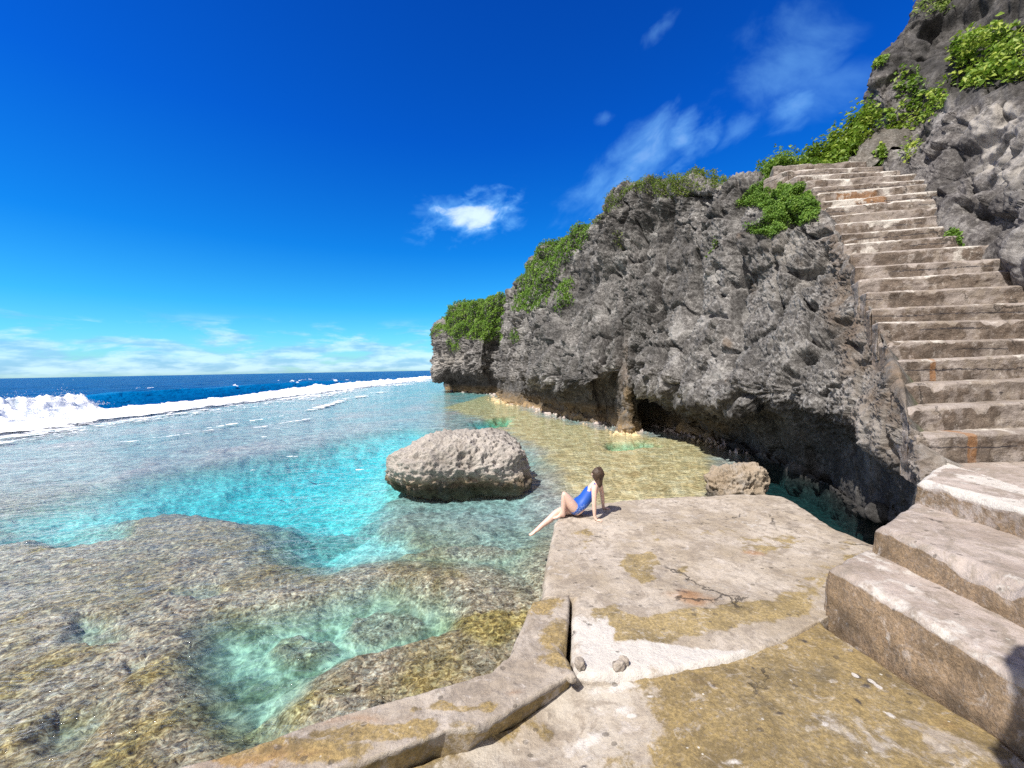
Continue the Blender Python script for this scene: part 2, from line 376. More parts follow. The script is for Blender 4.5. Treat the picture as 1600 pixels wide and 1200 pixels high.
# ================================================================== cliffs
def A(px, py, D): return at(px, py, D)
def B(px, D, z=WATER_Z): return atcol(px, D, z)
def st(rim, upper, mid, nose, under, notch, base, inland):
    """one station of the cliff: plateau, rim ... water line, foot"""
    rim, upper, mid, nose, under, notch = [A(*q) for q in (rim, upper, mid, nose, under, notch)]
    base = B(*base)
    inl = np.array(inland, float)
    ed = inl.copy(); ed[2] = 0; ed /= np.linalg.norm(ed) + 1e-9
    foot = base - ed * 0.3 + np.array([0, 0, -1.6])
    return [rim + inl * np.array([1, 1, 1.0]), rim + inl * 0.4, rim, upper, mid, nose, under, notch, base, foot]
ST = [
 st((715,490,72),(712,505,71),(712,540,70),(712,582,70),(713,592,70),(714,597,71),(716,72),(12,-3,.3)),
 st((692,502,57),(679,522,55),(675,550,54),(681,583,53.5),(693,591,55),(697,598,57),(698,58),(13,5,.6)),
 st((722,476,52),(714,508,50),(712,540,49),(712,572,48.5),(720,588,50),(724,600,51.5),(726,52),(10,11,.5)),
 st((765,470,48),(755,505,46.5),(750,540,45.5),(750,578,45),(756,592,46.5),(758,602,47.5),(760,48),(8,12,.3)),
 st((797,470,46),(782,505,45.8),(776,540,45.8),(773,580,45.5),(774,595,45.8),(775,605,46),(776,46),(8,12,.3)),
 st((812,445,38),(803,485,37),(797,530,36),(793,585,35),(791,600,35),(789,615,34.5),(786,34),(12,9,.4)),
 st((830,412,33),(822,460,32),(818,530,31),(818,590,29),(822,612,29.8),(825,625,30.5),(822,30),(12,8,.4)),
 st((852,388,29.5),(848,440,27.5),(846,520,25.5),(846,590,23.6),(851,610,25.2),(855,630,26.6),(854,26.2),(12,8,.3)),
 st((915,350,25),(915,400,23.5),(915,490,21),(912,592,18.4),(915,616,20.0),(920,645,21.4),(922,20.6),(12,7,.2)),
 st((945,318,22.3),(945,370,21),(945,470,19.5),(946,580,17.8),(950,606,19.4),(953,640,20.6),(953,20.2),(11,7,.2)),
 st((975,298,20.8),(973,360,19.7),(975,460,18.1),(978,580,16.8),(979,610,17.0),(981,640,17.2),(982,16.8),(11,7,.2)),
 st((1005,290,19.5),(1005,350,18.7),(1005,460,17.1),(1006,590,15.7),(1012,618,17.8),(1014,646,19.2),(1014,18.8),(10,7,.2)),
 st((1055,287,17.8),(1060,340,17),(1065,460,15.5),(1060,600,13.6),(1064,630,15.6),(1066,652,17.4),(1064,17.2),(9,7,.2)),
 st((1115,280,15.8),(1122,330,14.8),(1130,450,13.2),(1132,618,11.2),(1138,655,12.9),(1130,685,15.0),(1116,14.8),(6,7,.4)),
 st((1200,275,13.7),(1196,340,12.5),(1205,460,11),(1218,608,9.2),(1218,655,10.4),(1198,705,12.0),(1190,11.8),(3.5,5,.5)),
 st((1285,331,10.7),(1288,395,10.1),(1300,500,9.0),(1322,640,7.5),(1322,690,8.3),(1285,752,9.6),(1272,9.6),(2.5,1.0,-1.4)),
 st((1345,446,8.35),(1351,490,8),(1368,590,7.1),(1392,706,5.95),(1385,742,6.7),(1348,795,7.5),(1338,7.6),(2.3,.9,-1.4)),
 st((1405,580,6.2),(1409,612,6.05),(1419,665,5.7),(1431,735,5.2),(1421,766,5.6),(1400,797,6.3),(1390,6.5),(2.0,.8,-1.1)),
 st((1441,694,5.3),(1445,704,5.2),(1449,722,5.1),(1455,758,4.95),(1450,785,4.95),(1440,805,5.3),(1440,5.5),(1.6,.3,-.8)),
 st((1620,770,4.7),(1622,774,4.7),(1624,780,4.7),(1626,790,4.7),(1626,800,4.7),(1626,810,4.8),(1620,5.0),(1.,.1,-.3)),
]
ST = np.array(ST)                                     # stations x rows x 3

def loft(C, seg_rows, px=0.0030, cap=70, dens=1.0):
    ts = [0.0]
    for k in range(len(C) - 1):
        L = np.linalg.norm(C[k + 1, 2:8] - C[k, 2:8], axis=1).max()
        D = max(2.5, 0.5 * (np.linalg.norm(C[k, 4] - CAM) + np.linalg.norm(C[k + 1, 4] - CAM)))
        n = int(np.clip(L / (px * D) * dens, 4, cap * 3))
        ts += list(k + (np.arange(n) + 1) / n)
    us = [0.0]
    for k, n in enumerate(seg_rows): us += list(k + (np.arange(n) + 1) / n)
    P = catmull(C, np.array(ts))                      # along
    P = catmull(P.transpose(1, 0, 2), np.array(us)).transpose(1, 0, 2)
    return P, np.array(ts), np.array(us)

def outward(P, N, k):
    v = (CAM - P); h = P.shape[1]; a = slice(int(h * .2), int(h * .6)); b = slice(int(len(P) * .2), int(len(P) * .8))
    return N if (v[b, a] * N[b, a]).sum() > 0 else -N
def karst(P, N, D, amp=1.0, lump=1.0, fk=1.0):
    """pitted, fluted limestone relief along the normals"""
    shp = P.shape[:2]; q = P.reshape(-1, 3)
    big = fbm(q * 0.33 + 3, 3)
    mid = ridged(q * np.array([0.95, 0.95, 0.62]) + 5, 4)
    sk = q.copy(); sk[:, 2] = q[:, 2] * 0.55 + q[:, 0] * 0.4
    cracks = np.abs(fbm(sk * 0.75 + 21, 3))
    w1 = worley(q * np.array([1.5, 1.5, 1.25]) + 0.35 * fbm(q * 2.0, 2)[:, None])
    w2 = worley(q * np.array([4.2, 4.2, 3.6]) + 0.4 * fbm(q * 5.0, 2)[:, None])
    fine = ridged(q * 6.5, 3)
    vf = fbm(q * 15.0, 2)
    fl = q @ np.array([[1.5, .0, .30], [.0, 1.5, .25], [-.75, -.35, .33]])
    flute = ridged(fl + .3 * big[:, None], 3)
    fk = np.asarray(fk).ravel() if np.ndim(fk) else fk
    d = lump * (1.05 * big) + 0.20 * (mid - 0.62) + fk * (flute - .62) - 0.30 * smooth(0.09 - cracks, 0.0, 0.09) \
        - 0.13 * smooth(0.46 - w1, 0.0, 0.46) - 0.07 * smooth(0.46 - w2, 0, 0.46) + 0.11 * (fine - 0.6) + 0.06 * vf
    return (d * amp).reshape(shp), w1.reshape(shp)

P, ts, us = loft(ST, (10, 14, 80, 90, 110, 60, 50, 50, 24))
N = grid_normals(P)
N = outward(P, N, 4)
D = P[:, :, 1]
U = np.broadcast_to(us[None, :], P.shape[:2]); T = np.broadcast_to(ts[:, None], P.shape[:2])
T0 = np.broadcast_to(ts[:, None], P.shape[:2])
d, w1 = karst(P, N, D, fk=.34 - .30 * smooth(T0, 11.5, 13.8))
d = d + .09 * facets(P.reshape(-1, 3) * np.array([.7, .7, .55])).reshape(d.shape)
q0 = P.reshape(-1, 3)
d = d + (.75 * fbm(q0 * np.array([.42, .42, .10]) + 31, 3)).reshape(d.shape) * (1 - .6 * smooth(T0, 13.5, 15))
wob = (.35 * fbm(q0 * .5 + 12, 3)).reshape(d.shape); U0 = np.broadcast_to(us[None, :], P.shape[:2])
for (t0_, sl, w_, a_, u0_, u1_) in ((4.0, .05, .12, 1.0, 2, 8), (6.2, -.2, .12, .7, 2.2, 6), (7.55, -.15, .10, .6, 2.0, 6), (8.7, -.1, .10, .6, 2.4, 7), (9.45, -.12, .08, .7, 3.4, 7.5), (11.3, -.30, .10, .55, 2.0, 5.2), (12.25, -.28, .13, .70, 2.0, 5.6), (13.25, -.22, .12, .80, 2.2, 5.0), (14.0, -.2, .06, .40, 2.6, 5.0)):
    d = d - a_ * np.exp(-((T0 - t0_ - sl * (U0 - 4) + .6 * wob) / w_) ** 2) * smooth(U0, u0_, u0_ + .7) * (1 - smooth(U0, u1_ - .6, u1_))
fade = smooth(U, 1.0, 2.1) * 0.85 + 0.15
nearstair = smooth(T, 14.2, 15.3) * (1 - smooth(U, 2.0, 2.7))
far = 1 + 0.5 * smooth(D, 22, 45)
d = d * (1 - .45 * smooth(U, 5.1, 5.8)) * fade * far * (1 - 0.8 * nearstair) * (1 - 0.45 * smooth(T, 14.6, 16.0)) * (1 - .4 * smooth(T, 16.6, 17.6))
CL = P + N * d[..., None]
# brown crust beside the stairs, pale patches, golden rock at the water line
q = CL.reshape(-1, 3)
px_, py_, w_ = project(q)
nz = fbm(q * 0.8, 4)
sh = P.shape[:2]
brown = smooth(T.ravel(), 14.75, 15.5) * smooth(U.ravel(), 2.0, 2.3) * (1 - smooth(U.ravel(), 4.9, 5.6)) * 0.6 + 0.7 * smooth(nz, .28, .5) * smooth(T.ravel(), 12, 13)
brown = np.maximum(brown, 0.75 * smooth(1 - np.abs(T.ravel() - 9.6) / 0.5, 0, 1) * smooth(U.ravel(), 4.3, 5.2) * (1 - smooth(U.ravel(), 6, 6.8)))
gold = smooth(-q[:, 2] + 0.12 * nz, -0.55, 0.05) * (T.ravel() > 1) * (1 - smooth(T.ravel(), 12.6, 13.5)) * 0.9
gold = np.maximum(gold, smooth(1 - np.abs(T.ravel() - 10) / 0.42, 0, 1) * smooth(U.ravel(), 5.0, 6.2))
gold = np.maximum(gold, smooth(1 - np.abs(T.ravel() - 5.0) / 0.6, 0, 1) * smooth(U.ravel(), 6.4, 7.2))
pale = smooth(fbm(q * 0.22 + 40, 3), 0.02, 0.3) * smooth(T.ravel(), 13.3, 14.6) * (1 - smooth(U.ravel(), 4.9, 5.3)) * .55
pale = np.maximum(pale, 0.7 * smooth(1 - np.abs(T.ravel() - 1.5) / 1.2, 0, .6) * smooth(1 - np.abs(U.ravel() - 4.6) / .8, 0, 1))
dark = np.maximum(.45 * smooth(fbm(q * .25 + 70, 3), -.05, .25) * (1 - smooth(T.ravel(), 12.2, 13.6)) * smooth(T.ravel(), 6, 8), smooth(U.ravel(), 5.1, 5.6) * (1 - smooth(U.ravel(), 7.4, 8.0)) * .7)  # mid-cliff lichen, plus undercut shade painted into the rock colour
dark = np.maximum(dark, smooth(T.ravel(), 12.6, 13.2) * smooth(WATER_Z + .25 - q[:, 2], 0, .2))  # submerged rock darkened too: shade of the gap painted in
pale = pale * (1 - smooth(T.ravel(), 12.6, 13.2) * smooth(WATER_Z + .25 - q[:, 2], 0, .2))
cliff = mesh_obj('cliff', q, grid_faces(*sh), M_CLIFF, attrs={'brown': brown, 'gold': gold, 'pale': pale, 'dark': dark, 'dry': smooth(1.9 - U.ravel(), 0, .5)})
tag(cliff, 'long grey pitted limestone cliff with an undercut base running out to a headland', kind='structure')
CLIFF = dict(P=CL, N=N, T=T, U=U, px=px_.reshape(sh), py=py_.reshape(sh))

# ---- crag to the right of the stairs, rising beyond the top of the picture
def cr(*pts): return [A(*p) for p in pts]
CR = [
 cr((1400,262,20),(1400,225,20),(1410,170,20),(1420,120,20),(1430,85,20),(1450,45,20),(1470,0,20),(1500,-60,20)),
 cr((1372,264,13.9),(1367,228,14.6),(1370,180,15.2),(1364,128,15.4),(1378,86,15.6),(1408,46,15.9),(1441,0,16.2),(1480,-70,16.6)),
 cr((1420,307,11.7),(1425,250,12.5),(1430,200,13.6),(1436,140,14.4),(1448,90,14.8),(1465,40,15.3),(1490,-5,15.6),(1520,-80,16.1)),
 cr((1474,372,9.2),(1478,310,9.7),(1480,250,10.4),(1478,168,11.6),(1498,128,13.2),(1508,75,13.8),(1530,10,14.5),(1560,-90,15.3)),
 cr((1566,424,8.0),(1556,340,8.5),(1552,270,9.0),(1548,165,10.0),(1558,128,11.8),(1568,80,12.5),(1585,10,13.3),(1620,-100,14.4)),
 cr((1655,500,6.6),(1632,395,7.0),(1622,300,7.6),(1622,180,8.6),(1622,125,10.2),(1636,70,11.1),(1650,0,12),(1700,-110,13)),
 cr((1830,670,5.0),(1790,510,5.6),(1762,380,6.2),(1762,230,7.2),(1765,120,9.0),(1780,50,9.9),(1800,-20,11),(1850,-130,12)),
]
CR = np.array(CR)
CR = np.concatenate([CR, [CR[-1] * 0 + np.array([[8.5, 1.5, z] for z in (0.8, 2.5, 4, 5.5, 7, 8.5, 10, 12)])]], 0)
down = CR[:, :1] + np.array([0.5, 0.5, -1.6]); back = CR[:, -1:] + np.array([3.5, 6, -0.3]); back2 = CR[:, -1:] + np.array([8, 10, -9])
CR = np.concatenate([down, CR, back, back2], 1)
P, ts, us = loft(CR, (10, 60, 60, 60, 44, 40, 40, 40, 16, 8), px=0.0034)
N = grid_normals(P)
N = outward(P, N, 4)
d, w1 = karst(P, N, P[:, :, 1], fk=.06)
U = np.broadcast_to(us[None, :], P.shape[:2]); T = np.broadcast_to(ts[:, None], P.shape[:2])
d = d * (0.35 + 0.65 * smooth(U, 1.0, 2.0)) * 0.8
# broken blocks in the lower face
qq = P.reshape(-1, 3)
blk = fbm(np.round(qq * 1.1 + 0.25 * fbm(qq * 2, 2)[:, None]) * 0.7, 1).reshape(d.shape)
fa = (.34 * facets(qq * np.array([.62, .62, .75]), 3.3) + .12 * facets(qq * 1.7, 8.1)).reshape(d.shape)
def blur(a, n):
    for _ in range(n):
        b = np.pad(a, 1, mode='edge'); a = (b[:-2, 1:-1] + b[2:, 1:-1] + b[1:-1, :-2] + b[1:-1, 2:] + 2 * a) / 6
    return a
d = blur(d, 2) + blur(fa, 9) * smooth(U, 1.2, 2.0)
d += 0.10 * blk * smooth(U, 1.3, 2.0) * (1 - smooth(U, 3.8, 4.3))
CG = P + N * d[..., None]
q = CG.reshape(-1, 3); nz = fbm(q * 0.9, 4)
Ur, Tr = U.ravel(), T.ravel()
pale = smooth(1 - ((Tr - 4.1) / 1.0) ** 2 - ((Ur - 3.5) / 0.8) ** 2 + nz * 1.2, 0.1, 0.7) * .9
crag = mesh_obj('cliff', q, grid_faces(*P.shape[:2]), M_CRAG,
    attrs={'brown': .8 * smooth(nz + .5 * smooth(Tr, 4, 6), .42, .7) * (1 - smooth(Ur, 3, 4)), 'gold': 0 * nz, 'pale': pale, 'dark': .8 * smooth(Ur, 4.0, 4.6), 'dry': 0 * nz})
tag(crag, 'dark rugged crag of broken limestone rising to the right of the stairs', kind='structure')
CRAG = dict(P=CG, N=N, T=T, U=U)
px_, py_, w_ = project(q); CRAG['px'] = px_.reshape(sh2 := P.shape[:2]); CRAG['py'] = py_.reshape(sh2)

def ledge():  # unseen ledge, added only to cast the corner shadow
    n = 90
    TH, PH = np.meshgrid(np.linspace(0, 2 * np.pi, 2 * n), np.linspace(-np.pi / 2, np.pi / 2, n), indexing='ij')
    dd = np.stack([np.cos(PH) * np.cos(TH), np.cos(PH) * np.sin(TH), np.sin(PH)], -1)
    Pl = dd * (1 / (np.abs(dd) ** 2.6).sum(-1) ** (1 / 2.6))[..., None] * np.array([3.6, 1.15, .9])
    ql = Pl.reshape(-1, 3) + 55
    Pl = Pl + dd * (.35 * fbm(ql * .8, 4) + .12 * ridged(ql * 2.4, 3)).reshape(TH.shape)[..., None]
    c0 = np.array([4.24, .01, 3.7]); zz = np.zeros(Pl.size // 3)
    o = mesh_obj('cliff', Pl.reshape(-1, 3), grid_faces(2 * n, n), M_CRAG, attrs={k: zz for k in ('brown', 'gold', 'pale', 'dark', 'dry')}); o.location = c0  # not part of the cliff: added unseen shadow caster
    tag(o, 'unseen rock ledge added above the viewpoint to cast the corner shadow', kind='structure')
ledge()  # added unseen shadow caster
# ---- terrace behind the top of the stairs
xs = np.linspace(7.0, 17, 140); ys = np.linspace(13.3, 26, 150)
X, Y = np.meshgrid(xs, ys, indexing='ij')
Z = 8.40 + 0.22 * (Y - 13.4) + 1.25 * smooth(X - 0.35 * (Y - 13.4), 9.6, 12.6) + 0.25 * fbm(np.stack([X, Y, 0 * X], -1).reshape(-1, 3) * 0.6, 4).reshape(X.shape)
hq = np.stack([X, Y, 0 * X], -1).reshape(-1, 3)
Z += (.35 * (ridged(hq * 1.1, 4) - .6) + .30 * facets(hq * .9, 4.0) - .12 * smooth(.5 - worley(hq * 2.4), 0, .5)).reshape(X.shape)
Z -= 1.6 * smooth(Y, 20, 26) + 2.4 * (1 - smooth(X - .25 * (Y - 13.4), 7.6, 8.9)) + 1.6 * (1 - smooth(Y, 13.35, 14.0)) * (1 - .55 * smooth(X, 10.4, 11.6))
z0 = 0 * Z.ravel()
TERR = np.stack([X, Y, Z], -1)
hill = mesh_obj('hill', TERR.reshape(-1, 3), grid_faces(*X.shape), M_CRAG, attrs={'brown': z0 + .15, 'gold': z0, 'pale': z0, 'dark': z0, 'dry': z0 + 0.08})
tag(hill, 'overgrown rocky terrace behind the top of the stairs', kind='structure')

# ---- boulder standing in the lagoon, and the small rock by the platform
def boulder(name, c, rad, power, seed, res, label, sag=0.0, bumps=(), attrs=None, amp=1.0, cat='boulder', rot=0.0):
    n = res
    th = np.linspace(0, 2 * np.pi, 2 * n + 1); ph = np.linspace(-np.pi / 2, np.pi / 2, n)
    TH, PH = np.meshgrid(th, ph, indexing='ij')
    d = np.stack([np.cos(PH) * np.cos(TH), np.cos(PH) * np.sin(TH), np.sin(PH)], -1)
    r = 1 / (np.abs(d) ** power).sum(-1) ** (1 / power)
    P = d * r[..., None] * np.array(rad)
    for (bx, by, bz, br, ba) in bumps:
        g = np.exp(-((P[..., 0] - bx) ** 2 + (P[..., 1] - by) ** 2 + (P[..., 2] - bz) ** 2) / br ** 2)
        P += d * (ba * g)[..., None]
    q = P.reshape(-1, 3) + seed
    und = 1 - sag * smooth(-P[..., 2:3] - .12, 0, .5); P = P * np.concatenate([und, und, 0 * und + 1], 2)
    disp = 0.22 * fbm(q * 0.8, 3) + 0.13 * (ridged(q * 1.9, 4) - 0.6) - 0.06 * smooth(0.5 - worley(q * 2.6), 0, 0.5) + 0.07 * (ridged(q * 6, 3) - .6) - .035 * smooth(.5 - worley(q * 9), 0, .5)
    P = P + d * (amp * disp.reshape(TH.shape))[..., None]
    cr_, sr_ = math.cos(rot), math.sin(rot)
    P = P @ np.array([[cr_, sr_, 0], [-sr_, cr_, 0], [0, 0, 1]])
    W = P + np.array(c); zz = W[..., 2].ravel()
    a = {'brown': 0 * zz, 'gold': smooth(-zz + .10 * fbm(q * 1.5, 3), 0.12, .45) * .85, 'pale': 0 * zz + .55, 'dark': smooth(WATER_Z + .20 + .08 * fbm(q * 2, 3) - zz, 0, .14) * .8, 'dry': 0 * zz}
    a.update({k: f(W.reshape(-1, 3)) for k, f in (attrs or {}).items()})
    o = mesh_obj(name, P.reshape(-1, 3), grid_faces(2 * n + 1, n), M_BOULDER, attrs=a)
    o.location = c
    return tag(o, label, cat)
bc = B(708, 10.6, -0.36)
boulder('boulder', bc, (1.76, 1.50, .92), 3.0, 31.0, 200, 'large rounded grey boulder standing alone in the turquoise shallows', sag=.12, amp=1.25,
        bumps=((-1.5, -.6, -.5, .9, -.12), (1.4, -.9, .2, .8, .18), (.9, -.4, .9, .7, .05), (1.7, -.8, -.2, .35, .18), (0, -1.5, -.55, .9, -.30), (1.0, -1.4, -.55, .8, -.25), (-1.4, -1.0, -.6, .8, -.3), (-1.2, 0, 1.0, .9, -.28)))
sc_ = B(1147, 8.6, -0.45)
boulder('rock', sc_, (0.54, 0.45, 0.62), 3.0, 77.0, 110, 'small jagged tan rock poking up behind the far edge of the platform', amp=1.35, cat='rock',
        attrs={'gold': lambda W: 0.5 + 0 * W[:, 0], 'pale': lambda W: .6 + 0 * W[:, 0]})
# ================================================================== sea bed, lagoon, ocean, surf
def W(px, py): return tuple(onz(px, py, WATER_Z)[:2])
def WP(pts): return [W(*p) for p in pts]
nu, nv = 620, 620
v = np.linspace(0, 1, nv); Yv = 1.0 * (135.0 / 1.0) ** v
u = np.linspace(-1.45, 1.05, nu)
X = u[:, None] * (Yv[None, :] + 0.6); Y = np.broadcast_to(Yv[None, :], X.shape).copy()
X = np.clip(X, -30.5, 30)
q2 = np.stack([X, Y, 0 * X], -1).reshape(-1, 3)
wx = (0.30 * fbm(q2 * 0.9, 4) + .12 * fbm(q2 * 3.1 + 3, 3)).reshape(X.shape); wy = (0.30 * fbm(q2 * 0.9 + 50, 4) + .12 * fbm(q2 * 3.1 + 9, 3)).reshape(X.shape)
dist = np.sqrt(X ** 2 + Y ** 2)
ws = np.clip(dist / 7, 0.4, 3)
Xw, Yw = X + wx * ws, Y + wy * ws
pools = [   # outline, depth, edge softness, sandiness
 ([(-60,850),(60,825),(200,797),(300,790),(420,800),(440,860),(470,885),(560,872),(650,866),(760,872),(838,905),(862,815),(850,760),(830,745),(850,715),(770,672),(640,662),(560,672),(420,705),(300,720),(180,745),(60,778),(-60,800)], 0.50, 1.5, 1.0),
 ([(420,795),(440,850),(520,850),(600,800),(640,770),(600,720),(640,690),(600,676),(500,690),(380,715),(250,745),(180,780),(300,785)], 1.05, 2.0, 1.0),
 ([(290,960),(330,940),(400,925),(470,915),(520,900),(600,890),(690,905),(730,930),(720,965),(660,982),(560,995),(500,1025),(470,1060),(500,1108),(430,1145),(340,1152),(300,1095),(278,1020)], 0.46, 0.55, 1.0),
 ([(95,955),(140,940),(190,950),(205,975),(150,994),(103,985)], 0.26, 0.14, 0.75),
 ([(60,1112),(90,1085),(185,1083),(155,1110),(120,1142),(70,1140)], 0.24, 0.12, 0.6),
 ([(175,1020),(218,1008),(224,1025),(188,1042)], 0.22, 0.07, 0.4),
 ([(250,905),(330,893),(365,915),(300,928)], 0.22, 0.12, 0.6),
 ([(20,815),(110,795),(210,800),(200,830),(80,845)], 0.5, 0.5, 0.6),
 ([(735,655),(800,648),(800,664),(740,668)], 0.5, 0.3, 0.3),
 ([(940,690),(1020,684),(1030,695),(950,700)], 0.45, 0.2, 0.3),
]
n4 = fbm(q2 * 1.6, 5).reshape(X.shape); n5 = fbm(q2 * 5.5 + 7, 4).reshape(X.shape); rid = ridged(q2 * 3.2, 4).reshape(X.shape)
depth = 0.10 - 0.045 * n4 - 0.03 * n5 - .03 * (rid - .6)
outer = smooth(Yw + 0.25 * X, 5.5, 9.0)
depth = depth + outer * (0.02 + 0.14 * fbm(q2 * .35 + 4, 3).reshape(X.shape))
gold_poly = WP([(690,636),(760,616),(850,650),(960,672),(1112,690),(1130,760),(1090,790),(960,800),(905,778),(868,745),(845,700),(760,655)])
g = sdf_poly(Xw, Yw, gold_poly); gold = smooth(-g, -0.5, 0.5)
depth = depth * (1 - gold) + gold * (0.055 + 0.045 * n5)
sand = np.zeros(X.shape)
for poly, dp, soft, sd in pools:
    s = sdf_poly(Xw, Yw, WP(poly)); m = smooth(-s, -soft * 0.35, soft)
    depth = depth * (1 - m) + m * np.maximum(depth, dp + 0.10 * n4 + 0.07 * n5)
    sand = np.maximum(sand, m * sd)
# lumps of reef inside the pools
for (px, py, rx, ry, dp) in [(690,812,.75,.45,.30),(725,838,.9,.25,.22),(640,800,.5,.4,.45),(470,960,.35,.22,.36),(600,935,.45,.25,.34),(680,1020,.75,.45,.12),(570,1050,.45,.35,.17),(410,1085,.22,.18,.36),(300,830,1.0,.6,.35),(742,765,2.3,1.9,.36),(800,800,1.6,1.0,.36),(700,790,1.4,.6,.30),(520,790,.9,.5,.75),(420,1140,.4,.15,.25)]:
    cx, cy = W(px, py)
    m = smooth(1.25 - np.sqrt(((Xw - cx) / rx) ** 2 + ((Yw - cy) / ry) ** 2), 0, .5)
    depth = depth * (1 - m) + m * np.minimum(depth, dp + .08 * n5 + .05 * n4)
    sand = sand * (1 - (.9 if dp < .4 or rx < 1.2 else .35) * m)
# rock rising to the foot of the cliff
basept = ST[:, 8, :2]
db = np.full(X.shape, 1e9)
for k in range(1, len(basept) - 2):
    a, b = basept[k], basept[k + 1]; e = b - a
    tt = np.clip(((X - a[0]) * e[0] + (Y - a[1]) * e[1]) / (e @ e), 0, 1)
    db = np.minimum(db, np.hypot(X - a[0] - tt * e[0], Y - a[1] - tt * e[1]))
shelf = smooth(1.0 - db / (1 + .02 * Y) + 0.7 * n4, 0, 1.2) * smooth(Y, 10.5, 13)
depth -= shelf * (0.02 + 0.75 * np.maximum(rid - .60, 0) + .12 * n5)
depth = np.where(X < -24, depth + smooth(-X, 24, 30) * 0.5, depth)
Z = WATER_Z - np.clip(depth, -0.35, 2.0)
weed = smooth(n4 + 0.5 * smooth(1 - np.hypot((X + .1) / 1.6, (Y - 4.2) / 1.0), 0, 1), .22, .55) * (1 - sand) * smooth(8.5 - Y, 0, 2)
weed = np.maximum(weed, .85 * smooth(n4 + .15, .05, .4) * smooth(4.5 - Y - .12 * X.clip(-3, 0), 0, 1.1) * (1 - sand))
weed = np.maximum(weed, .85 * shelf)
gap_shade = smooth(-sdf_poly(X, Y, WP([(1150,738),(1205,715),(1300,735),(1440,790),(1440,862),(1370,860),(1310,827),(1265,797),(1225,772),(1185,772)])), -.40, .05)  # shade of the platform-cliff gap, painted into the bed colour
Z = Z - .5 * gap_shade
flat = outer * (1 - sand) * (1 - gold)
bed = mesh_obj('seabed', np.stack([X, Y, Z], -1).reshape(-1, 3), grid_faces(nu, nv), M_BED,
               attrs={'sand': np.clip(sand * smooth(depth, .12, .4), 0, 1).ravel(), 'gold': np.maximum(gold, .55 * shelf).ravel(), 'weed': weed.ravel(), 'dark': gap_shade.ravel(), 'near': smooth(7.4 + .3 * X.clip(-4, 1.5) - Y, -.7, 1.2).ravel(), 'flat': (flat * .8).ravel()})
tag(bed, 'reef flat with brown coral crust and pale sandy pools under clear water', kind='structure')

# body of clear water over the reef
x0, x1, y0, y1, zb = -30.0, 16, -4, 132, -3.4
def boxmesh(x0, x1, y0, y1, z0, z1):
    V = [(x, y, z) for z in (z0, z1) for y in (y0, y1) for x in (x0, x1)]
    Fc = [(0, 2, 3, 1), (4, 5, 7, 6), (0, 1, 5, 4), (1, 3, 7, 5), (3, 2, 6, 7), (2, 0, 4, 6)]
    return V, Fc
V, Fc = boxmesh(x0, x1, y0, y1, zb, WATER_Z)
water = mesh_obj('water', V, Fc, M_WATER, smooth_shade=False)
tag(water, 'clear turquoise lagoon water over the reef', kind='structure')

# open ocean, one sheet to the horizon with swell near the reef edge
xs = np.concatenate([-np.geomspace(30.05, 9000, 150)[::-1]]); ys = np.concatenate([np.linspace(-60, 6, 20)[:-1], np.geomspace(6, 14000, 330)])
X, Y = np.meshgrid(xs, ys, indexing='ij')
qq = np.stack([X, Y, 0 * X], -1).reshape(-1, 3)
dn = fbm(qq * np.array([.06, .02, 1]), 3).reshape(X.shape); dn2 = fbm(qq * .35, 3).reshape(X.shape)
near = 1 - smooth(-X, 60, 300)
swell = (0.55 * dn + .22 * dn2) * near + 0.0
crest_x = -34.0 - 1.5 * fbm(qq * np.array([0, .05, 0]) + 5, 2).reshape(X.shape)
rollw = np.exp(-((X - crest_x) / np.where(X > crest_x, 1.8, 4.0)) ** 2) * (0.95 * smooth(Y, 27, 36) * (1 - smooth(Y, 70, 100)) + .35)
Z = WATER_Z - 0.06 + swell * smooth(-X, 30.0, 35) + rollw
sea = mesh_obj('sea', np.stack([X, Y, Z], -1).reshape(-1, 3), grid_faces(*X.shape), M_SEA, attrs={'shoal': (rollw * .7 + .35 * (1 - smooth(-X, 28, 46))).ravel().clip(0, 1)})
tag(sea, 'deep blue open ocean reaching to the horizon', kind='structure')
# sheet of ocean beyond the lagoon to the right, behind the cliffs
V = [(-30.0, 132.02, -.56), (9000, 132.02, -.56), (9000, 14000, -.56), (-30.0, 14000, -.56)]
sea2 = mesh_obj('sea', V, [(0, 1, 2, 3)], M_SEA, attrs={'shoal': [0] * 4}); tag(sea2, 'deep blue ocean beyond the headland', kind='structure')
V = [(-60, -60, -3.6), (60, -60, -3.6), (60, 200, -3.6), (-60, 200, -3.6)]
floor_ = mesh_obj('seabed', V, [(0, 1, 2, 3)], M_BED, attrs={k: [0] * 4 for k in ('sand', 'gold', 'weed', 'flat', 'near', 'dark')}); tag(floor_, 'deep floor below the reef', kind='structure')

# surf: wide white wash over the reef edge with the breaking crest behind it
def surf(name, label, Xe, n_x, ys, hfun, keep=None):
    """Xe(y) -> (inner x, outer x)"""
    t_ = np.linspace(0, 1, n_x); inner, outer = Xe(ys)
    X = inner[None, :] + (outer - inner)[None, :] * t_[:, None]; Y = np.broadcast_to(ys[None, :], X.shape)
    Z = hfun(X, Y, t_[:, None])
    f = grid_faces(*X.shape, flip=True)
    if keep is not None:
        k = keep(X, Y, t_[:, None]).ravel(); f = f[k[f].all(1)]
    o = mesh_obj(name, np.stack([X, Y, Z], -1).reshape(-1, 3), f, M_FOAM)
    return tag(o, label, kind='stuff')
ys = np.geomspace(9, 190, 700)
def fb3(X, Y, s, o=4, z=0.0): return fbm(np.stack([X, Y, 0 * X + z], -1).reshape(-1, 3) * s, o).reshape(X.shape)
one = np.ones_like(ys)
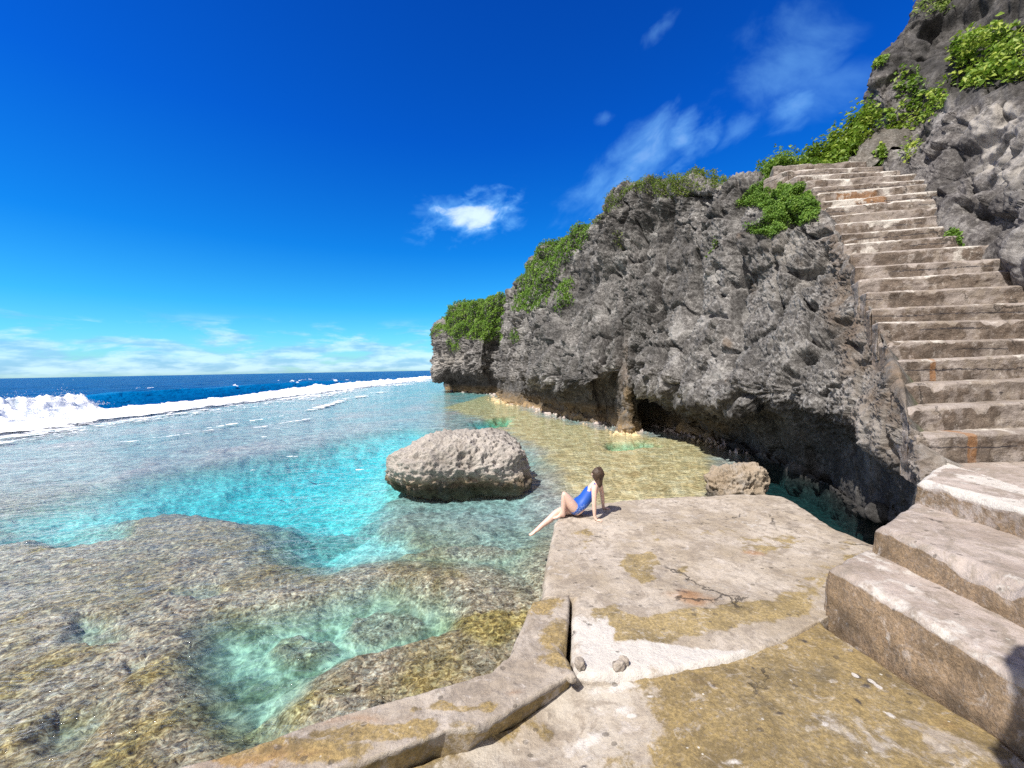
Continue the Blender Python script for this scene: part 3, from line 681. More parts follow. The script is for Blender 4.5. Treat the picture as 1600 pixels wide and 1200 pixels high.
n_in = fbm(np.stack([0 * ys, ys, 0 * ys], 1) * 0.25, 4); n_out = fbm(np.stack([0 * ys + 9, ys, 0 * ys], 1) * 0.12, 3)
inner = -23.0 - .02 * ys.clip(0, 90) + 1.8 * n_in + .6 * smooth(ys, 30, 9); outer = -36.5 + 1.5 * n_out + 0.03 * (ys - 30).clip(0, 99)
def wash_metric(X, Y, t):
    nse = fb3(X, Y, .9, 5) + .6 * fb3(X, Y, np.array([2.5, .9, 1]), 4)
    return nse + 1.5 * smooth(t + 0 * X, -.05, .36) - 2.2 * smooth(t + 0 * X, .66, 1.0) * smooth(Y, 31, 33.5) * (1 - .5 * smooth(Y, 60, 90)) - .52
def h_wash(X, Y, t):
    thick = smooth(wash_metric(X, Y, t), -.02, .75)
    n = fb3(X, Y, .55, 5); m = ridged(np.stack([X, Y, 0 * X], -1).reshape(-1, 3) * .9, 4).reshape(X.shape)
    edge = smooth(t, 0, .16)
    cr = np.exp(-((X + 31.0 + .5 * fb3(0 * X, Y, .2, 2)) / np.where(X > -31, 1.5, 1.2)) ** 2)
    amp = (smooth(Y, 11, 17) * (1 - smooth(Y, 29.3, 31.0))) * (1.38 + .75 * fb3(0 * X, Y, .45, 4)) + smooth(Y, 44, 60) * (0.40 + .7 * fb3(0 * X, Y, .16, 4).clip(-.3, 1))
    lo = 0.0
    return WATER_Z + .012 + lo + thick * smooth(t, .02, .4) * (.14 + .22 * n + .25 * (m - .55)) + thick * cr * amp * (.85 + .45 * n + .35 * (m - .6)) - .9 * smooth(t, .93, 1.0)
def keep_wash(X, Y, t): return wash_metric(X, Y, t) > 0
surf('foam', 'broad band of white surf breaking along the reef edge', lambda y: (inner, outer), 150, ys, h_wash, keep_wash)
# thin streaks of foam drifting over the reef flat
def h_thin(X, Y, t): return WATER_Z + .012 + .02 * fb3(X, Y, 1.5, 3)
ys2 = np.geomspace(11, 110, 900)
def keep_lace(X, Y, t):
    a = np.abs(fb3(X, Y, np.array([.55, .22, 1]), 5, 2.0)); b = np.abs(fb3(X, Y, np.array([1.6, .8, 1]), 4, 8.0))
    return np.minimum(a, b * .8) < .085 * (1 - t) ** 1.6 * (.5 + 1.2 * smooth(fb3(X, Y, .12, 3, 5.0), -.2, .3))
surf('foam', 'lacy remnants of foam trailing from the surf over the reef', lambda y: (-23.5 - .02 * y.clip(0, 90), -23.5 + .085 * y.clip(0, 80) + 2.5), 260, np.geomspace(14, 120, 1100), h_thin, keep_lace)
def keep_thin(X, Y, t):
    m = np.zeros(X.shape)
    for (p, q_, wd) in [((400,668),(480,655),.10),((490,640),(540,624),.32),((540,622),(575,618),.30),((330,668),(440,650),.10),((205,690),(330,672),.07),((585,614),(625,610),.3),((60,700),(200,690),.05),((700,640),(745,622),.25),((725,632),(690,650),.16)]:
        a = np.array(W(*p)); b = np.array(W(*q_)); e = b - a
        tt = np.clip(((X - a[0]) * e[0] + (Y - a[1]) * e[1]) / (e @ e), 0, 1)
        m = np.maximum(m, smooth(1 - np.hypot(X - a[0] - tt * e[0], Y - a[1] - tt * e[1]) / (wd * 3.2 * (1 + .02 * Y)), 0, 1))
    return fb3(X, Y, np.array([.9, 1.8, 1]), 6) + .55 * m > .48
surf('foam', 'thin broken streaks of foam drifting over the reef flat', lambda y: (0 * y - .32 * y + 1.2, np.maximum(-25, -1.25 * y)), 420, ys2, h_thin, keep_thin)

# torn foam on the back of the unbroken swell further along
def roll_z(X, Y):
    q_ = np.stack([X, Y, 0 * X], -1).reshape(-1, 3)
    cx = -34.0 - 1.5 * fbm(q_ * np.array([0, .05, 0]) + 5, 2).reshape(X.shape)
    return np.exp(-((X - cx) / np.where(X > cx, 1.8, 4.0)) ** 2) * (0.95 * smooth(Y, 27, 36) * (1 - smooth(Y, 70, 100)) + .35)
ys3 = np.geomspace(31, 95, 420)
surf('foam', 'torn white foam on the crest of the blue swell behind the surf', lambda y: (0 * y - 31.6, 0 * y - 42.0), 120, ys3,
     lambda X, Y, t: WATER_Z + .30 + roll_z(X, Y) + .25 * fb3(X, Y, .8, 4), lambda X, Y, t: fb3(X, Y, np.array([.5, .22, 1]), 6, 3.0) - .9 * np.abs(t - .25) > .235)
# flying spray along the breaking crest
n = 4500
yy = rng.uniform(12, 31.5, n); xx = -31.0 - .5 * rng.normal(size=n) - .3
zz = WATER_Z + (1.15 + .5 * fbm(np.stack([0 * yy, yy * .45, 0 * yy], 1), 4)) * smooth(yy, 11, 17) * (1 - .5 * smooth(yy, 29, 31.5)) + rng.exponential(.10, n) * (.5 + 1.6 * smooth(fbm(np.stack([0 * yy, yy * .5, 0 * yy + 4], 1), 3), -.1, .4))
Cq = np.stack([xx, yy, zz], 1); sz = rng.uniform(.008, .032, n)[:, None]
a_ = rng.normal(size=(n, 3)); a_ /= np.linalg.norm(a_, axis=1)[:, None]; b_ = np.cross(a_, rng.normal(size=(n, 3))); b_ /= np.linalg.norm(b_, axis=1)[:, None]; c_ = np.cross(a_, b_)
Vq = np.stack([Cq + a_ * sz, Cq + b_ * sz, Cq - (a_ + b_) * sz * .6, Cq + c_ * sz], 1).reshape(-1, 3)
k4 = np.arange(n)[:, None] * 4
Fq = np.concatenate([k4 + np.array(f) for f in ((0, 1, 3), (1, 2, 3), (2, 0, 3), (0, 2, 1))], 0)
tag(mesh_obj('spray', Vq, Fq, M_FOAM), 'fine white spray flying off the breaking crest', kind='stuff')
# ================================================================== concrete: platform, kerb, blocks, stairs
def near_mask(W, pts, r):
    """soft blobs at surveyed spots on the slab (x, y, radius)"""
    m = np.zeros(len(W)); W = W + .07 * np.stack([fbm(W * 3.1, 4), fbm(W * 3.1 + 7, 4), 0 * W[:, 0]], 1)
    for (x, y, rx, ry) in pts:
        m = np.maximum(m, 1 - np.hypot((W[:, 0] - x) / rx, (W[:, 1] - y) / ry))
    return m
def G(px, py, z=0.0): return tuple(onz(px, py, z)[:2])
def strip(name, Aline, Bline, zf, depth, mat, nu=160, nv=60, bevel=0.03, rough=0.012, wall_in=0.0, K=9, bulge0=(0, 0), bulge1=(0, 0), attr=None, parent=None, edge_noise=0.02, origin=None, chip=0.0, seed=0.0, wall_k=(1, 1, 1, 1)):
    a = resample(np.array([p[:2] for p in Aline]), nu); b = resample(np.array([p[:2] for p in Bline]), nu)
    t = np.linspace(0, 1, nv)
    XY = a[:, None, :] * (1 - t)[None, :, None] + b[:, None, :] * t[None, :, None]
    s = np.linspace(0, 1, nu)
    bl = 4 * t * (1 - t)
    XY += (np.maximum(0, 1 - s / .35) ** 2)[:, None, None] * bl[None, :, None] * np.array(bulge0) + (np.maximum(0, (s - .65) / .35) ** 2)[:, None, None] * bl[None, :, None] * np.array(bulge1)
    # distance to the rim, for rounded and chipped edges
    du = np.linalg.norm(np.diff(XY, axis=0), axis=2); dv = np.linalg.norm(np.diff(XY, axis=1), axis=2)
    cu = np.concatenate([np.zeros((1, nv)), np.cumsum(du, 0)], 0); cv = np.concatenate([np.zeros((nu, 1)), np.cumsum(dv, 1)], 1)
    d = np.minimum(np.minimum(cu, cu[-1:] - cu), np.minimum(cv, cv[:, -1:] - cv))
    q = np.concatenate([XY, np.zeros((nu, nv, 1))], 2).reshape(-1, 3) + seed
    Z = zf(XY[..., 0], XY[..., 1])
    Z = Z + rough * fbm(q * 2.3, 4).reshape(nu, nv) + rough * .6 * fbm(q * 11, 3).reshape(nu, nv)
    bw = bevel * (1.2 + 1.2 * fbm(q * 4.0, 3).reshape(nu, nv)) + chip * smooth(fbm(q * 2.1 + 8, 4).reshape(nu, nv), .18, .5)
    bw = np.maximum(bw, .006)
    Z -= np.where(d < bw, bw * .8 * (1 - d / bw) ** 2, 0)
    P = np.concatenate([XY, Z[..., None]], 2)
    Pp = np.pad(P, ((K, K), (K, K), (0, 0)), mode='edge')
    iu = np.arange(nu + 2 * K); iv = np.arange(nv + 2 * K)
    ru = np.maximum(K - iu, iu - (nu + K - 1)).clip(0); rv = np.maximum(K - iv, iv - (nv + K - 1)).clip(0)
    ring = np.maximum(ru[:, None], rv[None, :]) / K
    cen = XY.reshape(-1, 2).mean(0)
    Pp[..., 2] -= depth * ring ** 1.3
    # outward direction of each wall
    ou = np.zeros(Pp.shape[:2] + (2,))
    tu = np.gradient(Pp[..., :2], axis=0); tv = np.gradient(Pp[..., :2], axis=1)
    def unit(x): return x / (np.linalg.norm(x, axis=-1, keepdims=True) + 1e-9)
    nA = unit(XY[:, 0] - XY[:, 1]); nB = unit(XY[:, -1] - XY[:, -2]); n0 = unit(XY[0] - XY[1]); n1 = unit(XY[-1] - XY[-2])
    ou[K:-K, :K] = nA[:, None]; ou[K:-K, -K:] = nB[:, None]; ou[:K, K:-K] = n0[None]; ou[-K:, K:-K] = n1[None]
    q3 = Pp.reshape(-1, 3) + seed
    wn = fbm(q3 * np.array([2.2, 2.2, 3.2]), 4).reshape(ring.shape) * 1.6 + .7 * fbm(q3 * 9, 3).reshape(ring.shape)
    Pp[..., :2] += ou * ((edge_noise * wn * np.minimum(1, ring * 4)) - wall_in * np.minimum(1, ring * 2.2))[..., None]
    # ragged outline on the top rim too
    V = Pp.reshape(-1, 3); wall = (ring > 0).astype(float).ravel()
    at_ = {k: np.zeros(len(V)) for k in ('algae', 'rust', 'black', 'white')}
    if attr: at_.update(attr(V, wall, np.pad(d, K).ravel()))
    o0 = np.array(origin if origin is not None else (*cen, float(Z.mean() - depth)))
    o = mesh_obj(name, V - o0, grid_faces(*ring.shape, flip=True), mat, parent=parent, attrs=at_)
    if parent is None: o.location = o0
    return o

# ---- the far, pale slab
Ap = [G(*p) for p in ((899,1053),(892,1020),(893,975),(894,934),(846,931),(852,890),(858,855),(866,818),(880,800))]
Bp = [G(*p) for p in ((1300,955),(1345,925),(1420,890),(1420,862),(1362,849),(1340,838),(1310,828),(1285,813),(1265,799),(1243,784),(1222,773))]
def a_plat(V, wall, d):
    x, y = V[:, 0], V[:, 1]; n = fbm(V * 1.1, 4)
    spots = [(*G(985, 890), .75, .62), (*G(1000, 960), 1.2, .42), (*G(1090, 958), .9, .35), (*G(950, 975), .5, .35), (*G(1180, 940), 1.0, .35), (*G(900, 835), .25, .3), (*G(1290, 900), .9, .5), (*G(1330, 850), .7, .35), (*G(1200, 850), 1.0, .5), (*G(1100,830), .8,.5)]
    nzx = .13 * fbm(V * 1.9, 5); nzy = .13 * fbm(V * 1.9 + 9, 5)
    al = near_mask(V, spots[5:], 1).clip(-1, 1) * .5 + .08
    for (poly, s_) in (([(925,955),(960,945),(1000,965),(1020,962),(1060,950),(1120,945),(1200,935),(1290,915),(1275,950),(1180,985),(1100,1000),(1040,1012),(980,1005),(935,985)], .95),
                       ([(965,880),(985,862),(1020,860),(1030,880),(1016,905),(1000,917),(985,905)], .95), ([(1008,828),(1030,826),(1040,850),(1030,864),(1015,857)], .6),
                       ([(1230,915),(1300,878),(1345,852),(1362,868),(1310,900),(1292,932),(1240,930)], .62), ([(1050,885),(1080,878),(1090,895),(1060,905)], .7), ([(905,830),(925,822),(930,850),(900,865)], .6), ([(1150,840),(1230,830),(1250,850),(1180,862)], .5)):
        al = np.maximum(al, s_ * smooth(-sdf_poly(x + nzx, y + nzy, [G(*k) for k in poly]), -.10, .10))
    al = np.maximum(al, .5 * wall)
    return dict(algae=al * .95 - .05 + .30 * n, rust=near_mask(V, [(*G(1077, 928), .30, .16), (*G(1175, 865), .26, .16), (*G(1080,935),.4,.25)], 1) * 1.1,
                black=near_mask(V, [(*G(1040, 812), .16, .22), (*G(1060, 925), .22, .12), (*G(1210, 815), .1, .2)], 1) * .7 + .75 * wall * smooth(V[:, 2], -.1, -.45) ,
                white=.52 * smooth(.06 + .34 * smooth(2.0 - x, 0, 1.1) - d, .0, .10) * (1 - wall) * smooth(3.9 - y, 0, .4) + .42 * smooth(n, -.15, .3) * (1 - wall))
def z_plat(x, y): return 0.035 * fbm(np.stack([x, y, 0 * x], -1).reshape(-1, 3) * .9, 3).reshape(x.shape) - .035 * smooth(4.1 - y, 0, .8) * 0
pf = strip('concrete_platform', Ap, Bp, z_plat, 1.5, M_PLAT, 300, 260, .05, .012, -.05, 14, (0, -.22), (-.25, .30), a_plat, edge_noise=.05, chip=.05)
tag(pf, 'pale weathered concrete swimming platform with olive patches jutting into the lagoon', 'platform')

# ---- the near slab, coated in olive algae, a little lower towards the kerb
An = [G(*p) for p in ((380,1330),(500,1210),(600,1170),(690,1140),(790,1105),(880,1058),(915,1022))]
Bn = [G(*p) for p in ((1900,1420),(1700,1260),(1565,1150),(1400,1046),(1290,975),(1268,944))]
def z_near(x, y): return -.028 - .145 * smooth(1.35 - x, 0, 1.3) * smooth(3.35 - y, 0, .9)
def a_near(V, wall, d):
    n = fbm(V * 1.3, 4)
    wh = near_mask(V, [(*G(960, 1085), .30, .17), (*G(900, 1130), .34, .18), (*G(820, 1170), .4, .12), (*G(1020,1075),.12,.05), (*G(985,1098),.08,.06), (*G(1150,1185),.20,.06), (*G(1385,1105),.07,.10), (*G(1290, 1125), .10, .05), (*G(760, 1195), .4, .1), (*G(960,1060),.5,.1)], 1)
    ln = np.abs(V[:, 0] - np.interp(V[:, 1], [2.2, 2.46, 3.62, 3.8], [2.90, 2.87, 2.73, 2.70]) + .03 + .02 * fbm(V * 3, 3))
    wh = np.maximum(wh, 1.15 * (1 - ln / .055) * smooth(fbm(V * 2.6 + 5, 3), -.12, .2))
    n9 = fbm(V * 2.8 + 30, 4)
    bl = near_mask(V, [(*G(1338, 1047), .10, .07), (*G(1362, 1055), .12, .08), (*G(1352,1062), .1,.05), (*G(1255, 995), .09, .09), (*G(1342, 1090), .05, .1), (*G(912, 1165), .06, .05), (*G(1180, 1040), .05, .04), (*G(1222,1108),.12,.04)], 1) * .85
    for (px, py, r) in ((1336, 1049, .030), (1362, 1058, .032), (1372, 1066, .03), (912,1166,.02)):
        xx, yy = G(px, py); wh = np.maximum(wh, 2.2 * (1 - np.hypot((V[:, 0] - xx) / r, (V[:, 1] - yy) / r * .8)).clip(0))
    edge = smooth(V[:, 0] - 1.0 * 0, -.2, .4)
    al = .85 + .25 * n - 1.1 * near_mask(V, [(*G(930, 1090), .6, .5), (*G(830, 1150), .7, .35)], 1).clip(0) - .35 * near_mask(V, [(*G(1450, 1150), .6, .4)], 1).clip(0)
    return dict(algae=al, white=wh * .8 + .12 * n9, black=bl, rust=near_mask(V, [(*G(1470, 1130), .5, .35), (*G(1100,1060),.5,.3)], 1) * .45)
nf = strip('concrete_floor', An, Bn, z_near, .7, M_NEAR, 230, 300, .02, .016, 0, 8, attr=a_near, edge_noise=.02, seed=3.0)
tag(nf, 'near concrete slab coated with olive brown algae and flecked with white spots', 'slab')

# ---- raised broken kerb between the slabs and the water
Ak = [G(*p) for p in ((-120,1330),(100,1243),(230,1202),(330,1180),(420,1152),(500,1120),(600,1096),(700,1073),(765,1052),(795,1022),(812,988),(831,942))]
Bk = [G(*p) for p in ((120,1420),(300,1320),(420,1238),(522,1199),(627,1168),(697,1142),(750,1138),(818,1098),(897,1054),(884,1022),(889,975),(891,929))]
def z_kerb(x, y): return 0.012 - .05 * smooth(.3 - x, 0, 3)
def a_kerb(V, wall, d):
    n = fbm(V * 1.4 + 4, 4)
    al = near_mask(V, [(*G(850, 945), .3, .35), (*G(870, 990), .22, .4), (*G(880, 1035), .25, .16), (*G(700, 1105), .4, .09), (*G(600, 1140), .8, .12), (*G(450, 1170), .9, .16)], 1) * 1.1
    return dict(algae=np.maximum(al, .62 * wall), rust=near_mask(V, [(*G(797, 1078), .22, .10), (*G(400, 1180), 1.1, .2), (*G(560, 1120), .9, .12)], 1) * .72 - .25 * wall + .1 * n,
                white=.40 * smooth(n, 0, .3) * (1 - wall), black=.7 * wall * smooth(V[:, 2], -.25, -.5))
kb = strip('broken_kerb', Ak, Bk, z_kerb, .85, M_KERB, 320, 70, .022, .020, .13, 14, attr=a_kerb, edge_noise=.045, chip=.06, seed=9.0)
tag(kb, 'cracked concrete kerb curving along the water with an orange rust patch', 'kerb')
# rubble broken out of the joint
def stone(loc, r, label, group=None, seed=0):
    n = 26
    TH, PH = np.meshgrid(np.linspace(0, 2 * np.pi, 2 * n), np.linspace(-np.pi / 2, np.pi / 2, n), indexing='ij')
    d = np.stack([np.cos(PH) * np.cos(TH), np.cos(PH) * np.sin(TH), np.sin(PH)], -1)
    rr = 1 / (np.abs(d) ** 3.2).sum(-1) ** (1 / 3.2)
    P = d * (rr * (1 + .30 * fbm(d.reshape(-1, 3) * 1.6 + seed, 4).reshape(rr.shape)))[..., None] * np.array(r)
    a = np.zeros(P.size // 3)
    o = mesh_obj('rubble_stone', P.reshape(-1, 3), grid_faces(2 * n, n), M_KERB, attrs={'algae': a + .25, 'rust': a, 'black': a, 'white': a + .3})
    o.location = loc; o.rotation_euler = (0, 0, seed * 1.7)
    return tag(o, label, 'stone')
for (px, py, r, s, lb) in ((906, 1040, (.045, .035, .032), 1, 'small grey stone wedged at the corner of the cracked kerb'), (967, 1043, (.045, .028, .036), 2, 'brownish chunk of concrete lying on the pale seam'), (975, 1036, (.035, .03, .03), 3, 'white chip of concrete beside the brownish chunk on the seam'), (893, 1062, (.03, .035, .03), 4, 'small dark stone caught below the kerb corner')):
    x, y = G(px, py); stone((x, y, .015), r, lb, seed=s)

# ---- three massive blocks stepping up to the right
def a_block(al0, white, blobs=()):
    def f(V, wall, d):
        n = fbm(V * 1.7 + 2, 4); top = 1 - wall
        al = al0 + .85 * wall + .15 * n + near_mask(V, blobs, 1).clip(0) * .8
        return dict(algae=al, white=white * top * smooth(n + .35 * smooth(.18 - d, 0, .15), -.05, .35), rust=top * .28 * smooth(n, -.2, .3) + wall * .2 * smooth(n, 0, .3),
                    black=.25 * wall * smooth(n, .1, .4))
    return f
def crackle(o): return o
b1 = strip('concrete_block', [(2.99, .5), (2.90, 2.46), (2.78, 3.62)], [(3.62, .5), (3.62, 2.4), (3.52, 4.0)], lambda x, y: .375 + .055 * smooth(y, 2.2, 3.8), .75, M_BLOCK, 190, 60, .055, .014, -.05, 18, attr=a_block(-.05, .55), edge_noise=.030, chip=.05, seed=5)
tag(b1, 'lowest of the massive concrete blocks, its pale top meeting the olive slab', 'step block')
b2 = strip('concrete_block', [(3.50, .6), (3.42, 2.95), (3.36, 3.82)], [(4.55, .6), (4.55, 3.2), (4.42, 4.52)], lambda x, y: .665 + .02 * smooth(y, 2.4, 3.8), 1.2, M_BLOCK, 190, 80, .06, .015, -.03, 18, attr=a_block(-.02, .42), edge_noise=.034, chip=.06, seed=15)
tag(b2, 'middle concrete block with orange brown top between two other massive blocks', 'step block')
b3 = strip('concrete_block', [(4.30, .6), (4.31, 3.5), (4.33, 4.42)], [(5.0, .6), (5.02, 4.05), (5.42, 5.18)], lambda x, y: .925 + .02 * smooth(y, 2.4, 4.4), 1.4, M_BLOCK, 170, 80, .05, .014, -.03, 18, attr=a_block(-.32, .75), edge_noise=.03, chip=.05, seed=25)
tag(b3, 'topmost concrete block, whitish with a long crack, under the landing', 'step block')
ld = strip('concrete_landing', [(5.015, .6), (5.035, 4.05), (5.435, 5.2)], [(10.5, .6), (10.5, 4.0), (10.5, 5.3)], lambda x, y: .92 + .01 * x * 0, .8, M_BLOCK, 100, 90, .015, .012, 0, 4, attr=a_block(.18, .4), edge_noise=.01, seed=35)
tag(ld, 'brownish concrete landing at the foot of the long staircase', 'landing')

# ---- the long staircase
SL = [(1439,684),(1420,631),(1404,596),(1402,557),(1388,532),(1373,502),(1362,479),(1352,455),(1341,439),(1333,417),(1328,405),(1320,389),(1312,370),(1304,355),(1296,346),(1288,335),(1282,325),(1276,312),(1268,300),(1260,289),(1245,280),(1228,272),(1207,264)]
def stair_pos(i):
    D = 5.24 + .36 * i; z = 1.24 + .325 * i
    k = int(i); x = SL[min(k, 22)][0]
    return np.array([(x - 800) / F * D * 1.0, D, z])
root = empty('staircase', tuple(stair_pos(0) * np.array([1, 1, 0]) + np.array([0, 0, .92])))
tag(root, 'long weathered concrete staircase climbing between the cliff and the crag', 'staircase')
ro = np.array(root.location)
for i in range(23):
    p = stair_pos(i) + np.array([0, rng.normal() * .012, rng.normal() * .014])
    ang = R(0 if i <= 3 else (14 * smooth(i, 3, 8) - 10 * smooth(i, 14, 22)))
    dr = np.array([math.cos(ang), -math.sin(ang)]); bk = np.array([math.sin(ang), math.cos(ang)])
    Wd = 4.4 if i < 8 else 3.8 - 1.05 * smooth(i, 10, 20)
    back = .62 if i < 22 else 1.6
    a0 = p[:2]; jit = rng.normal(size=(9, 2)) * .012
    nx = (stair_pos(min(i + 1, 22))[:2] - a0) / .36 if i < 22 else np.array([.45, 1.0])
    front = [a0 + dr * Wd * k / 8 - bk * (.012 * math.sin(k * 1.7 + i)) + jit[k] for k in range(9)]
    bck = [a0 + nx * back * (1 - k / 8) + (bk * back + dr * Wd) * k / 8 for k in range(9)]
    tilt = (.02 if i < 4 else 0.0) + rng.normal() * .006
    sd = 40 + 7.3 * i
    def zf(x, y, a0=a0, dr=dr, z=p[2], tilt=tilt): return z + tilt * ((x - a0[0]) * dr[0] + (y - a0[1]) * dr[1]) + 0 * x
    def a_step(V, wall, d, i=i, z=p[2], sd=sd):
        q = V.copy() * np.array([1, 1, .35]) + sd
        n = fbm(q * 1.5, 4); n2 = fbm(V * 1.1 + sd, 3)
        low = smooth(z - V[:, 2], .02, .12)
        rust = 0 * n
        for (k, px, py, w) in ((0, 1519, 700, .07), (3, 1459, 572, .05), (17, 1330, 315, .5), (16, 1345, 322, .4)):
            if k == i:
                c = at(px, py, p[1]); rust = np.maximum(rust, 1.3 * smooth(1.3 - np.abs(V[:, 0] - c[0]) / w, 0, .8))
        crk = np.abs((z - V[:, 2]) - .15 - .03 * fbm(V * 1.3 + sd, 3)) - .011 * smooth(fbm(V * .45 + sd * 2, 2) + (.25 if i % 3 == 0 else -.12), -.05, .1)
        stv = fbm(np.stack([V[:, 0] * 5, V[:, 1] * 5, V[:, 2] * .6], 1) + sd, 4)
        return dict(algae=.22 + .40 * wall * (.4 + .6 * low) * (1 - .6 * smooth(i, 8, 20)) + 1.0 * (n - .02) * wall + .5 * stv * wall, white=.55 * smooth(n2 + .35 * smooth(.09 - (z - V[:, 2]), 0, .09), .08, .5) + .32 * smooth(i, 6, 16) + .3 * stv,
                    rust=rust + .3 * smooth(n2, .3, .6), black=.30 * wall * smooth(n, .2, .5) + 1.0 * wall * (crk < 0))
    s = strip('step', front, bck, zf, .62, M_STEP, 200 if i < 10 else 130, 14, .032, .010, .0, 30 if i < 10 else 22, attr=a_step, parent=root, edge_noise=.034, chip=.12, origin=ro, seed=sd)
# ================================================================== plants
def leaves(name, C, Nn, size, mat, parent=None, aspect=0.55, tint=None, droop=0.15, origin=(0, 0, 0), bend=0.18):
    n = len(C)
    r1 = rng.normal(size=(n, 3)); a = np.cross(Nn, r1); a /= np.linalg.norm(a, axis=1)[:, None] + 1e-9
    a[:, 2] -= droop; a /= np.linalg.norm(a, axis=1)[:, None]
    b = np.cross(Nn, a); b /= np.linalg.norm(b, axis=1)[:, None] + 1e-9
    s = np.asarray(size).reshape(-1, 1) * np.ones((n, 1))
    up = np.cross(a, b)
    base = C - a * s * .5; tip = C + a * s * .5 - up * s * bend
    l = C - b * s * aspect * .5 + up * s * .06; r = C + b * s * aspect * .5 + up * s * .06
    V = np.stack([base, l, tip, r], 1).reshape(-1, 3) - np.array(origin)
    f = np.arange(4 * n).reshape(n, 4)
    tint = rng.random(n) if tint is None else tint
    return mesh_obj(name, V, f, mat, parent=parent, smooth_shade=False, attrs={'tint': np.repeat(np.clip(tint, 0, 1), 4)})
def sample_surface(S, mask, n):
    P = S['P']; Nn = S['N']
    e1 = np.gradient(P, axis=0); e2 = np.gradient(P, axis=1)
    area = np.linalg.norm(np.cross(e1, e2), axis=2) * mask
    w = area.ravel(); w = w / w.sum()
    k = rng.choice(len(w), n, p=w)
    j = rng.uniform(-.7, .7, (n, 2))
    pts = P.reshape(-1, 3)[k] + e1.reshape(-1, 3)[k] * j[:, :1] + e2.reshape(-1, 3)[k] * j[:, 1:]
    return pts, Nn.reshape(-1, 3)[k]
def pix_mask(S, polys, soft=6):
    m = np.zeros(S['px'].shape)
    nz = 9 * fbm(S['P'].reshape(-1, 3) * .8, 3).reshape(m.shape)
    for p in polys: m = np.maximum(m, smooth(-sdf_poly(S['px'] + nz, S['py'] + nz, p), -soft, soft))
    return m
def face_cam(S):
    v = CAM - S['P']; n = S['N']
    return ((v * n).sum(-1) > 0)
def mat_patch(name, S, mask, n, thick, size, mat, label=None, cat=None, kind=None, group=None, up=.6, lump=0.5, tint_bias=0.0, aspect=.55, droop=.15, stems=0, bend=.18):
    pts, nn = sample_surface(S, mask, n)
    d = nn * (1 - up) + np.array([0, 0, 1.0]) * up; d /= np.linalg.norm(d, axis=1)[:, None]
    lum = .55 + .9 * fbm(pts * lump * 1.6, 3) + .4 * fbm(pts * lump * 5 + 4, 2)
    h = thick * np.clip(lum, .12, 1.5) * rng.random(n) ** .55
    C = pts + d * h[:, None] + rng.normal(size=(n, 3)) * thick * .05
    ln = d * .7 + rng.normal(size=(n, 3)) * .55 + np.array([-.25, -.2, .25]); ln /= np.linalg.norm(ln, axis=1)[:, None]
    tint = .50 + .55 * fbm(C * lump * 2.2 + 11, 3) + rng.normal(size=n) * .17 + tint_bias
    sz = size * rng.uniform(.6, 1.25, n)
    org = np.array([C[:, 0].mean(), C[:, 1].mean(), C[:, 2].min()])
    if stems:
        root = empty(name, tuple(org)); leaves('foliage', C, ln, sz, mat, root, aspect, tint, droop, origin=org, bend=bend)
        for k in rng.choice(n, min(stems, 6)):
            V, Fc = [], []
            a, b = pts[k] - d[k] * .08, C[k]; mid = (a + b) / 2 + rng.normal(size=3) * .06
            add_tube(V, Fc, [a, mid, b], (.016, .011, .005), org)
            mesh_obj('stem', V, Fc, M_TWIG, parent=root)
        o = root
    else:
        o = leaves(name, C, ln, sz, mat, None, aspect, tint, droop, origin=org, bend=bend); o.location = org
    return tag(o, label, cat, group, kind)
def add_tube(V, Fc, pts, rad, org, k=5):
    b0 = len(V)
    for i, p in enumerate(pts):
        t_ = pts[min(i + 1, len(pts) - 1)] - pts[max(i - 1, 0)]; t_ = t_ / (np.linalg.norm(t_) + 1e-9)
        u_ = np.cross(t_, [.3, .2, .9]); u_ /= np.linalg.norm(u_) + 1e-9; w_ = np.cross(t_, u_)
        for j in range(k):
            a = 2 * math.pi * j / k; V.append(p + rad[i] * (u_ * math.cos(a) + w_ * math.sin(a)) - org)
    for i in range(len(pts) - 1):
        for j in range(k):
            Fc.append((b0 + i * k + j, b0 + i * k + (j + 1) % k, b0 + (i + 1) * k + (j + 1) % k, b0 + (i + 1) * k + j))
S = CLIFF; T, U = S['T'], S['U']
fc = face_cam(S)
def plateau(t0, t1, u1, soft=.25): return smooth(T, t0, t0 + .3) * (1 - smooth(T, t1 - .3, t1)) * (1 - smooth(U + .25 * fbm(S['P'].reshape(-1, 3) * .3, 3).reshape(U.shape), u1 - soft, u1)) * (U > .15)
m = np.maximum(plateau(.3, 4.6, 2.15), pix_mask(S, [[(674,528),(690,490),(725,466),(808,462),(803,500),(790,537),(772,537),(745,528),(715,532),(692,513)], [(704,538),(718,536),(720,546),(706,548)]]) * (T > .8) * (T < 4.4) * fc)
mat_patch('ground_cover', S, m, 80000, .42, .20, M_MAT, 'bright green creeping scrub capping the far headland', kind='stuff', lump=.35, tint_bias=.12)
m = np.maximum(plateau(4.6, 8.3, 2.12), pix_mask(S, [[(803,488),(812,440),(840,395),(880,362),(922,345),(915,372),(893,395),(880,420),(866,445),(848,482),(826,486)], [(872,470),(880,445),(895,440),(892,470),(880,492),(872,488)], [(800,520),(806,515),(812,530),(803,536)]]) * (T > 4.5) * (T < 8.6) * fc)
mat_patch('ground_cover', S, m, 80000, .34, .14, M_MAT, 'thick green creeping scrub spilling over the second cliff shoulder', kind='stuff', lump=.5)
